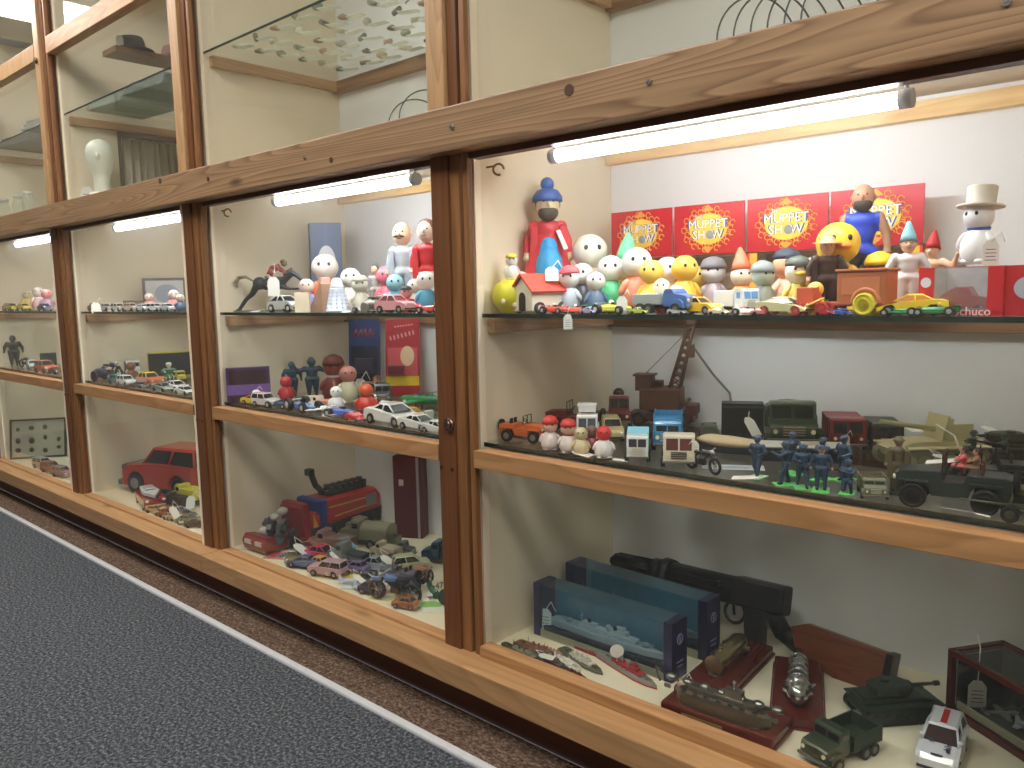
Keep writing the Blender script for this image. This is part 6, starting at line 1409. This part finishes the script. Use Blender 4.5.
# labelled pieces lying on the high glass shelf, seen from below
random.seed(21)
GR = ('many', )
cols = [(206, 200, 176), (120, 100, 80), (150, 150, 130), (96, 84, 74), (190, 180, 150), (110, 120, 110), (176, 140, 110)]
kinds = ['oval bead', 'short rod', 'flat disc', 'curved horn']
rowsn = ['first row from the glass front', 'second row from the glass front', 'third row', 'fourth row', 'fifth row', 'rearmost row']
k = 0
for j in range(6):
    for i in range(8):
        x = -.90+.095*i+random.uniform(-.015, .015); y = .09+.066*j+random.uniform(-.008, .008); kd = kinds[(i+2*j) % 4]; c = cols[(i*3+j) % 7]
        t = root('curio', 'small brownish or grey curio lying on the high glass shelf, seen from below', 'curio', (x, y, Z_UPSH), random.uniform(0, 180), 'curios lying on the high glass shelf')
        m = MB()
        if kd == 'oval bead': m.ball((0, 0, .009), (.016, .011, .009))
        elif kd == 'short rod': m.cyl((-.018, 0, .006), (.018, 0, .006), .006)
        elif kd == 'flat disc': m.lathe([(.012,0),(.014,.003),(.010,.006)]).ball((0, 0, .005), (.006, .006, .006))
        else: m.tube([(-.02, 0, .005), (0, .008, .007), (.018, .004, .005)], .006, taper=[1, .8, .3])
        m.build('piece', M(c, .5), t)
        t2 = root('label_card', 'white label card lying beside a curio on the high glass shelf', 'label card', (x+.028, y+.012, Z_UPSH), 15+random.uniform(-15, 15), 'label cards on the high glass shelf')
        MB().box((0, 0, .0006), (.052, .024, .0012)).build('card', M((246, 248, 238), .7, var=.03), t2)
        MB().box((0, 0, .0013), (.03, .001, .0002)).box((0, .004, .0013), (.026, .001, .0002)).build('printed_lines', M((90, 90, 90), .7), t2)
t = root('necklace', 'thin dark wire necklace on the high glass shelf near the post', 'necklace', U(418, .15, Z_UPSH+.002), 0)
MB().tube([(-.10, .05, 0), (-.05, .03, 0), (0, .0, 0), (.03, -.02, 0), (.05, -.01, 0), (.03, .01, 0), (0, 0, 0)], .0016, seg=6).build('wire', M((60, 66, 60), .4, .5), t)
# wire hoops standing on the floor of the upper cases
for k, (px, y, r_, lb) in enumerate(((418, .30, .07, 'thin dark wire hoop in the upper case left of the post, lower right corner'), (430, .26, .07, 'second thin wire hoop close to the post in the upper case'))):
    q = U(px, y); t = root('wire_hoop', lb, 'wire hoop', q, 60); MB().torus((0, 0, r_), r_, .0016, rot=(PI/2, 0, 0), seg=40, sg=6).build('ring', M((96, 104, 100), .4, .4), t)
lbh = ['leftmost', 'second', 'third', 'fourth', 'fifth', 'rightmost']
for k in range(6):
    q = U(757+17*k, .30); t = root('wire_hoop', '%s of the six wire hoops above the header beam at top right' % lbh[k], 'wire hoop', q, 60, 'wire hoops in the upper right case'); MB().torus((0, 0, .08), .08, .0017, rot=(PI/2, 0, 0), seg=40, sg=6).build('ring', M((80, 84, 82), .4, .4), t)
# mannequin head, framed dresses, hats, cards in the upper third case
q = U(104, .125); t = root('mannequin', 'white display head on a pointed foot, in the upper case', 'display head', q, -30, None, .215)
MB().lathe([(.22,.03),(.20,.1),(.19,.4),(.22,.5),(.28,.58),(.34,.72),(.35,.84),(.30,.95),(.16,1.03),(.05,1.05)], seg=24, sc=(.74, .62, 1)).ball((.25, 0, .74), (.05, .035, .06)).build('head', M((226, 228, 216), .5), t)
MB().lathe([(.36,0),(.34,.05),(.22,.14),(.2,.2)], seg=6).build('foot', M((232, 232, 222), .5), t)
def on_x(px, py, x):
    d = ray(px, py); k = (x - CAM.x)/d.x; return CAM + d*k
ya = on_x(118, 131, -1.955); sf = (ya.z-Z_UP)/.229
t = root('framed_dresses', 'dark frame hung with pale folded dresses beside the display head in the upper case', 'framed clothes', (-1.982, (ya.y+.474)/2, Z_UP), 90, None, ((.474-ya.y)/.45, 1, sf))
MB().box((0, 0, .222), (.44, .012, .014)).box((-.213, 0, .11), (.014, .012, .22)).box((.213, 0, .11), (.014, .012, .22)).box((0, 0, .004), (.44, .012, .008)).build('frame', M((110, 92, 76), .5), t)
m = MB(); n = 60
bm = m.bm; vt = []
for i in range(n+1):
    x = -.2+.4*i/n; yy = .012*math.sin(i*.9)+.006*math.sin(i*2.3)
    vt.append((bm.verts.new((x*.96, yy+.0, .212)), bm.verts.new((x, yy*1.6, .01)), bm.verts.new((x, yy*1.6+.003, .01)), bm.verts.new((x*.96, yy+.003, .212))))
for i in range(n):
    a, b_ = vt[i], vt[i+1]
    for f in ((a[0], a[1], b_[1], b_[0]), (a[3], b_[3], b_[2], a[2])): q_ = bm.faces.new(f); q_.smooth = True
m.build('pleated_cloth', M((176, 168, 150), .9), t)
q = U(73, .10); price_tag(q, -30, .07, 'tall white card at the left foot of the display head', string=None, ink=True)
q = U(152, .12); price_tag(q, -30, .04, 'small white card standing right of the dresses', string=None, ink=True)
zs = .8085
def hat(x, y, c, band, lb, r_=.052):
    t = root('felt_hat', lb, 'hat', (x, y, zs), 0, None, r_)
    MB().lathe([(1.5,.0),(1.55,.05),(1.0,.12),(.92,.6),(.8,.85),(.4,.95)], seg=28, sc=(1, .8, 1)).build('crown_and_brim', M(c, .9), t)
    MB().lathe([(1.02,.12),(1.0,.3),(.98,.31)], seg=28, sc=(1, .8, 1)).build('hat_band', M(band, .7), t)
hat(-1.60, .125, (76, 72, 68), (50, 48, 46), 'dark grey felt hat on the high wooden shelf, left one')
hat(-1.60, .265, (120, 84, 80), (60, 50, 48), 'dusty rose brown hat on the high wooden shelf')
hat(-1.60, .385, (64, 60, 58), (40, 38, 38), 'charcoal hat with wide brim on the high wooden shelf, right one')
q = Vector((-1.565, .075, zs)); price_tag(q, -30, .035, 'white tag standing before the rose brown hat', string=None)
# folded cloths on the third case high glass shelf and the far left one
for (px, y, c, lb, z_, bx) in ((115, .20, (150, 160, 150), 'folded grey-green cloth on the glass shelf above the display head', Z_UPSH, -1.80), (150, .2, (120, 130, 126), 'darker folded cloth right of the grey-green one', Z_UPSH, -1.50)):
    t = root('folded_cloth', lb, 'cloth', (bx, y, z_), 5)
    m = MB()
    for k in range(3): m.box((.005*k, 0, .007+.012*k), (.24-.015*k, .2-.01*k, .012), bev=.005)
    m.build('cloth', M(c, .9), t)

# far left upper case: added pieces standing in for reflections in the panes
for bx, y, c, lb in ((-2.75, .2, (110, 114, 118), 'added dark grey folded cloth, for a reflection, on the far left high glass shelf'), (-2.30, .16, (150, 150, 144), 'added light grey folded cloth, for a reflection, on the far left high glass shelf')):
    t = root('folded_cloth', lb, 'cloth', (bx, y, Z_UPSH), 8)
    m = MB()
    for k in range(3): m.box((.004*k, 0, .007+.012*k), (.28-.015*k, .2-.01*k, .012), bev=.005)
    m.build('cloth', M(c, .9), t)
for px, y, h_, lb in ((10, .12, .05, 'added white card for a reflection, lying at the far left of the upper case'), (26, .12, .06, 'added white folded card for a reflection, near the post in the far left upper case')):
    q = U(px, y); price_tag(q, -20, h_, lb, string=None, pitch=20)
for k, px in enumerate((6, 20, 30)):
    q = U(px, .09); t = root('glass_jar', ('leftmost clear jar', 'middle clear jar', 'clear jar nearest the post')[k]+' added for a reflection in the far left upper case', 'jar', q, 0)
    MB().lathe([(.02,0),(.024,.01),(.024,.07),(.016,.085),(.017,.095)], seg=18).build('jar', glass('jar', (.9, .95, .93), 1.2, .05), t); MB().lathe([(.018,.095),(.018,.108)], seg=18).build('lid', M((200, 200, 196), .4), t)
# more small toys crowding the two bottom boards
random.seed(31)
extra = [(291, 566, -45, 'olive', (110, 112, 80), 'car'), (309, 553, 30, 'maroon', (110, 40, 50), 'car'), (322, 569, 10, 'mustard yellow', (206, 170, 70), 'car'), (338, 575, 70, 'ivory', (226, 220, 206), 'car'), (346, 556, 160, 'sky blue', (130, 180, 210), 'truck'),
         (357, 573, 200, 'violet', (130, 110, 160), 'car'), (368, 583, 120, 'charcoal', (66, 66, 70), 'car'), (386, 559, 190, 'beige', (200, 186, 160), 'truck'), (392, 566, 250, 'plum', (110, 70, 96), 'car'), (408, 580, 60, 'rust', (160, 90, 60), 'car'),
         (362, 534, 190, 'taupe', (140, 126, 110), 'truck'), (384, 548, 200, 'dark khaki', (110, 106, 80), 'truck'), (372, 594, 20, 'navy', (50, 60, 100), 'car'), (405, 610, 200, 'copper brown', (150, 96, 66), 'car')]
for px, py, h, cn, c, kd in extra:
    p = B(px, py); p.z += .0034; lb = cn+' toy '+('lorry' if kd == 'truck' else 'car')+' in the heap on the bottom board under the red rescue vehicle'
    if kd == 'truck': truck(c, p, h, Sx(p, 34), lb, bed=random.choice(('box', 'flat', 'tip')), Hb=.22)
    else: car(random.choice(('sedan', 'coupe', 'estate', 'sports')), c, p, h, Sx(p, 28), lb)
for px, py, h, cn, c in ((165, 512, 100, 'bronze', (150, 116, 76)), (180, 514, 30, 'silver', (190, 192, 196)), (166, 527, 10, 'tan', (190, 160, 120)), (193, 523, 80, 'dark green', (60, 84, 66)), (178, 531, 150, 'cream', (226, 216, 190)), (152, 517, 20, 'ochre', (196, 160, 90)), (190, 534, 40, 'black', (40, 40, 44))):
    p = B(px, py); car('coupe', c, p, h, Sx(p, 20), cn+' toy car in the heap of small pieces beside the off-roader', subs=False)
for px, y, cn, c in ((590, .055, 'lilac', (190, 180, 220)), (640, .055, 'lime', (200, 216, 110)), (678, .055, 'silver', (206, 210, 214)), (719, .06, 'cream', (240, 226, 190)), (762, .055, 'rose', (226, 150, 150)), (826, .055, 'crimson', (190, 50, 60)), (842, .055, 'blue', (60, 90, 190))):
    p = T(px, y); car('sports', c, p, random.uniform(-15, 15), Sx(p, 22), 'tiny '+cn+' toy car squeezed at the very front edge of the top shelf', subs=False)

# keep every piece between the panes, the side panels and the back panel: slide it along its line of sight or sideways
bpy.context.view_layer.update()
import numpy as np
def bounds(o):
    lo = np.full(3, 9e9); hi = -lo
    for c in [o]+list(o.children_recursive):
        if c.type != 'MESH': continue
        a = np.empty(len(c.data.vertices)*3, dtype=np.float32); c.data.vertices.foreach_get('co', a)
        mw = np.array(c.matrix_world); q = a.reshape(-1, 3) @ mw[:3, :3].T + mw[:3, 3]
        lo = np.minimum(lo, q.min(0)); hi = np.maximum(hi, q.max(0))
    return [float(v) for v in lo], [float(v) for v in hi]
for it in range(3):
    for o in list(SC.objects):
        if o.parent or 'label' not in o or o is HANG1 or o.name.startswith(('ceiling', 'floor', 'strip', 'playset', 'ship_box', 'toy_gun')): continue
        if o.location.y < -.1 or o.location.z > .6: continue
        lo, hi = bounds(o); d = Vector(o.location)-CAM; X = 512+F_PX*d.dot(rt2)/d.dot(fwd)
        b = 0 if X > 455 else -1 if X > 204 else -2 if X > 66 else -3
        sl = d.x/d.y; mv = Vector((0, 0, 0))
        if lo[1] < .0452: dy = .0452-lo[1]; mv += Vector((sl*dy*.6, dy, 0))
        elif hi[1] > .477: dy = .477-hi[1]; mv += Vector((sl*dy*.6, dy, 0))
        if lo[0]+mv.x < b+.002: mv.x = b+.002-lo[0]
        elif b < 0 and hi[0]+mv.x > b+.939: mv.x = b+.939-hi[0]
        o.location = o.location+mv
    bpy.context.view_layer.update()
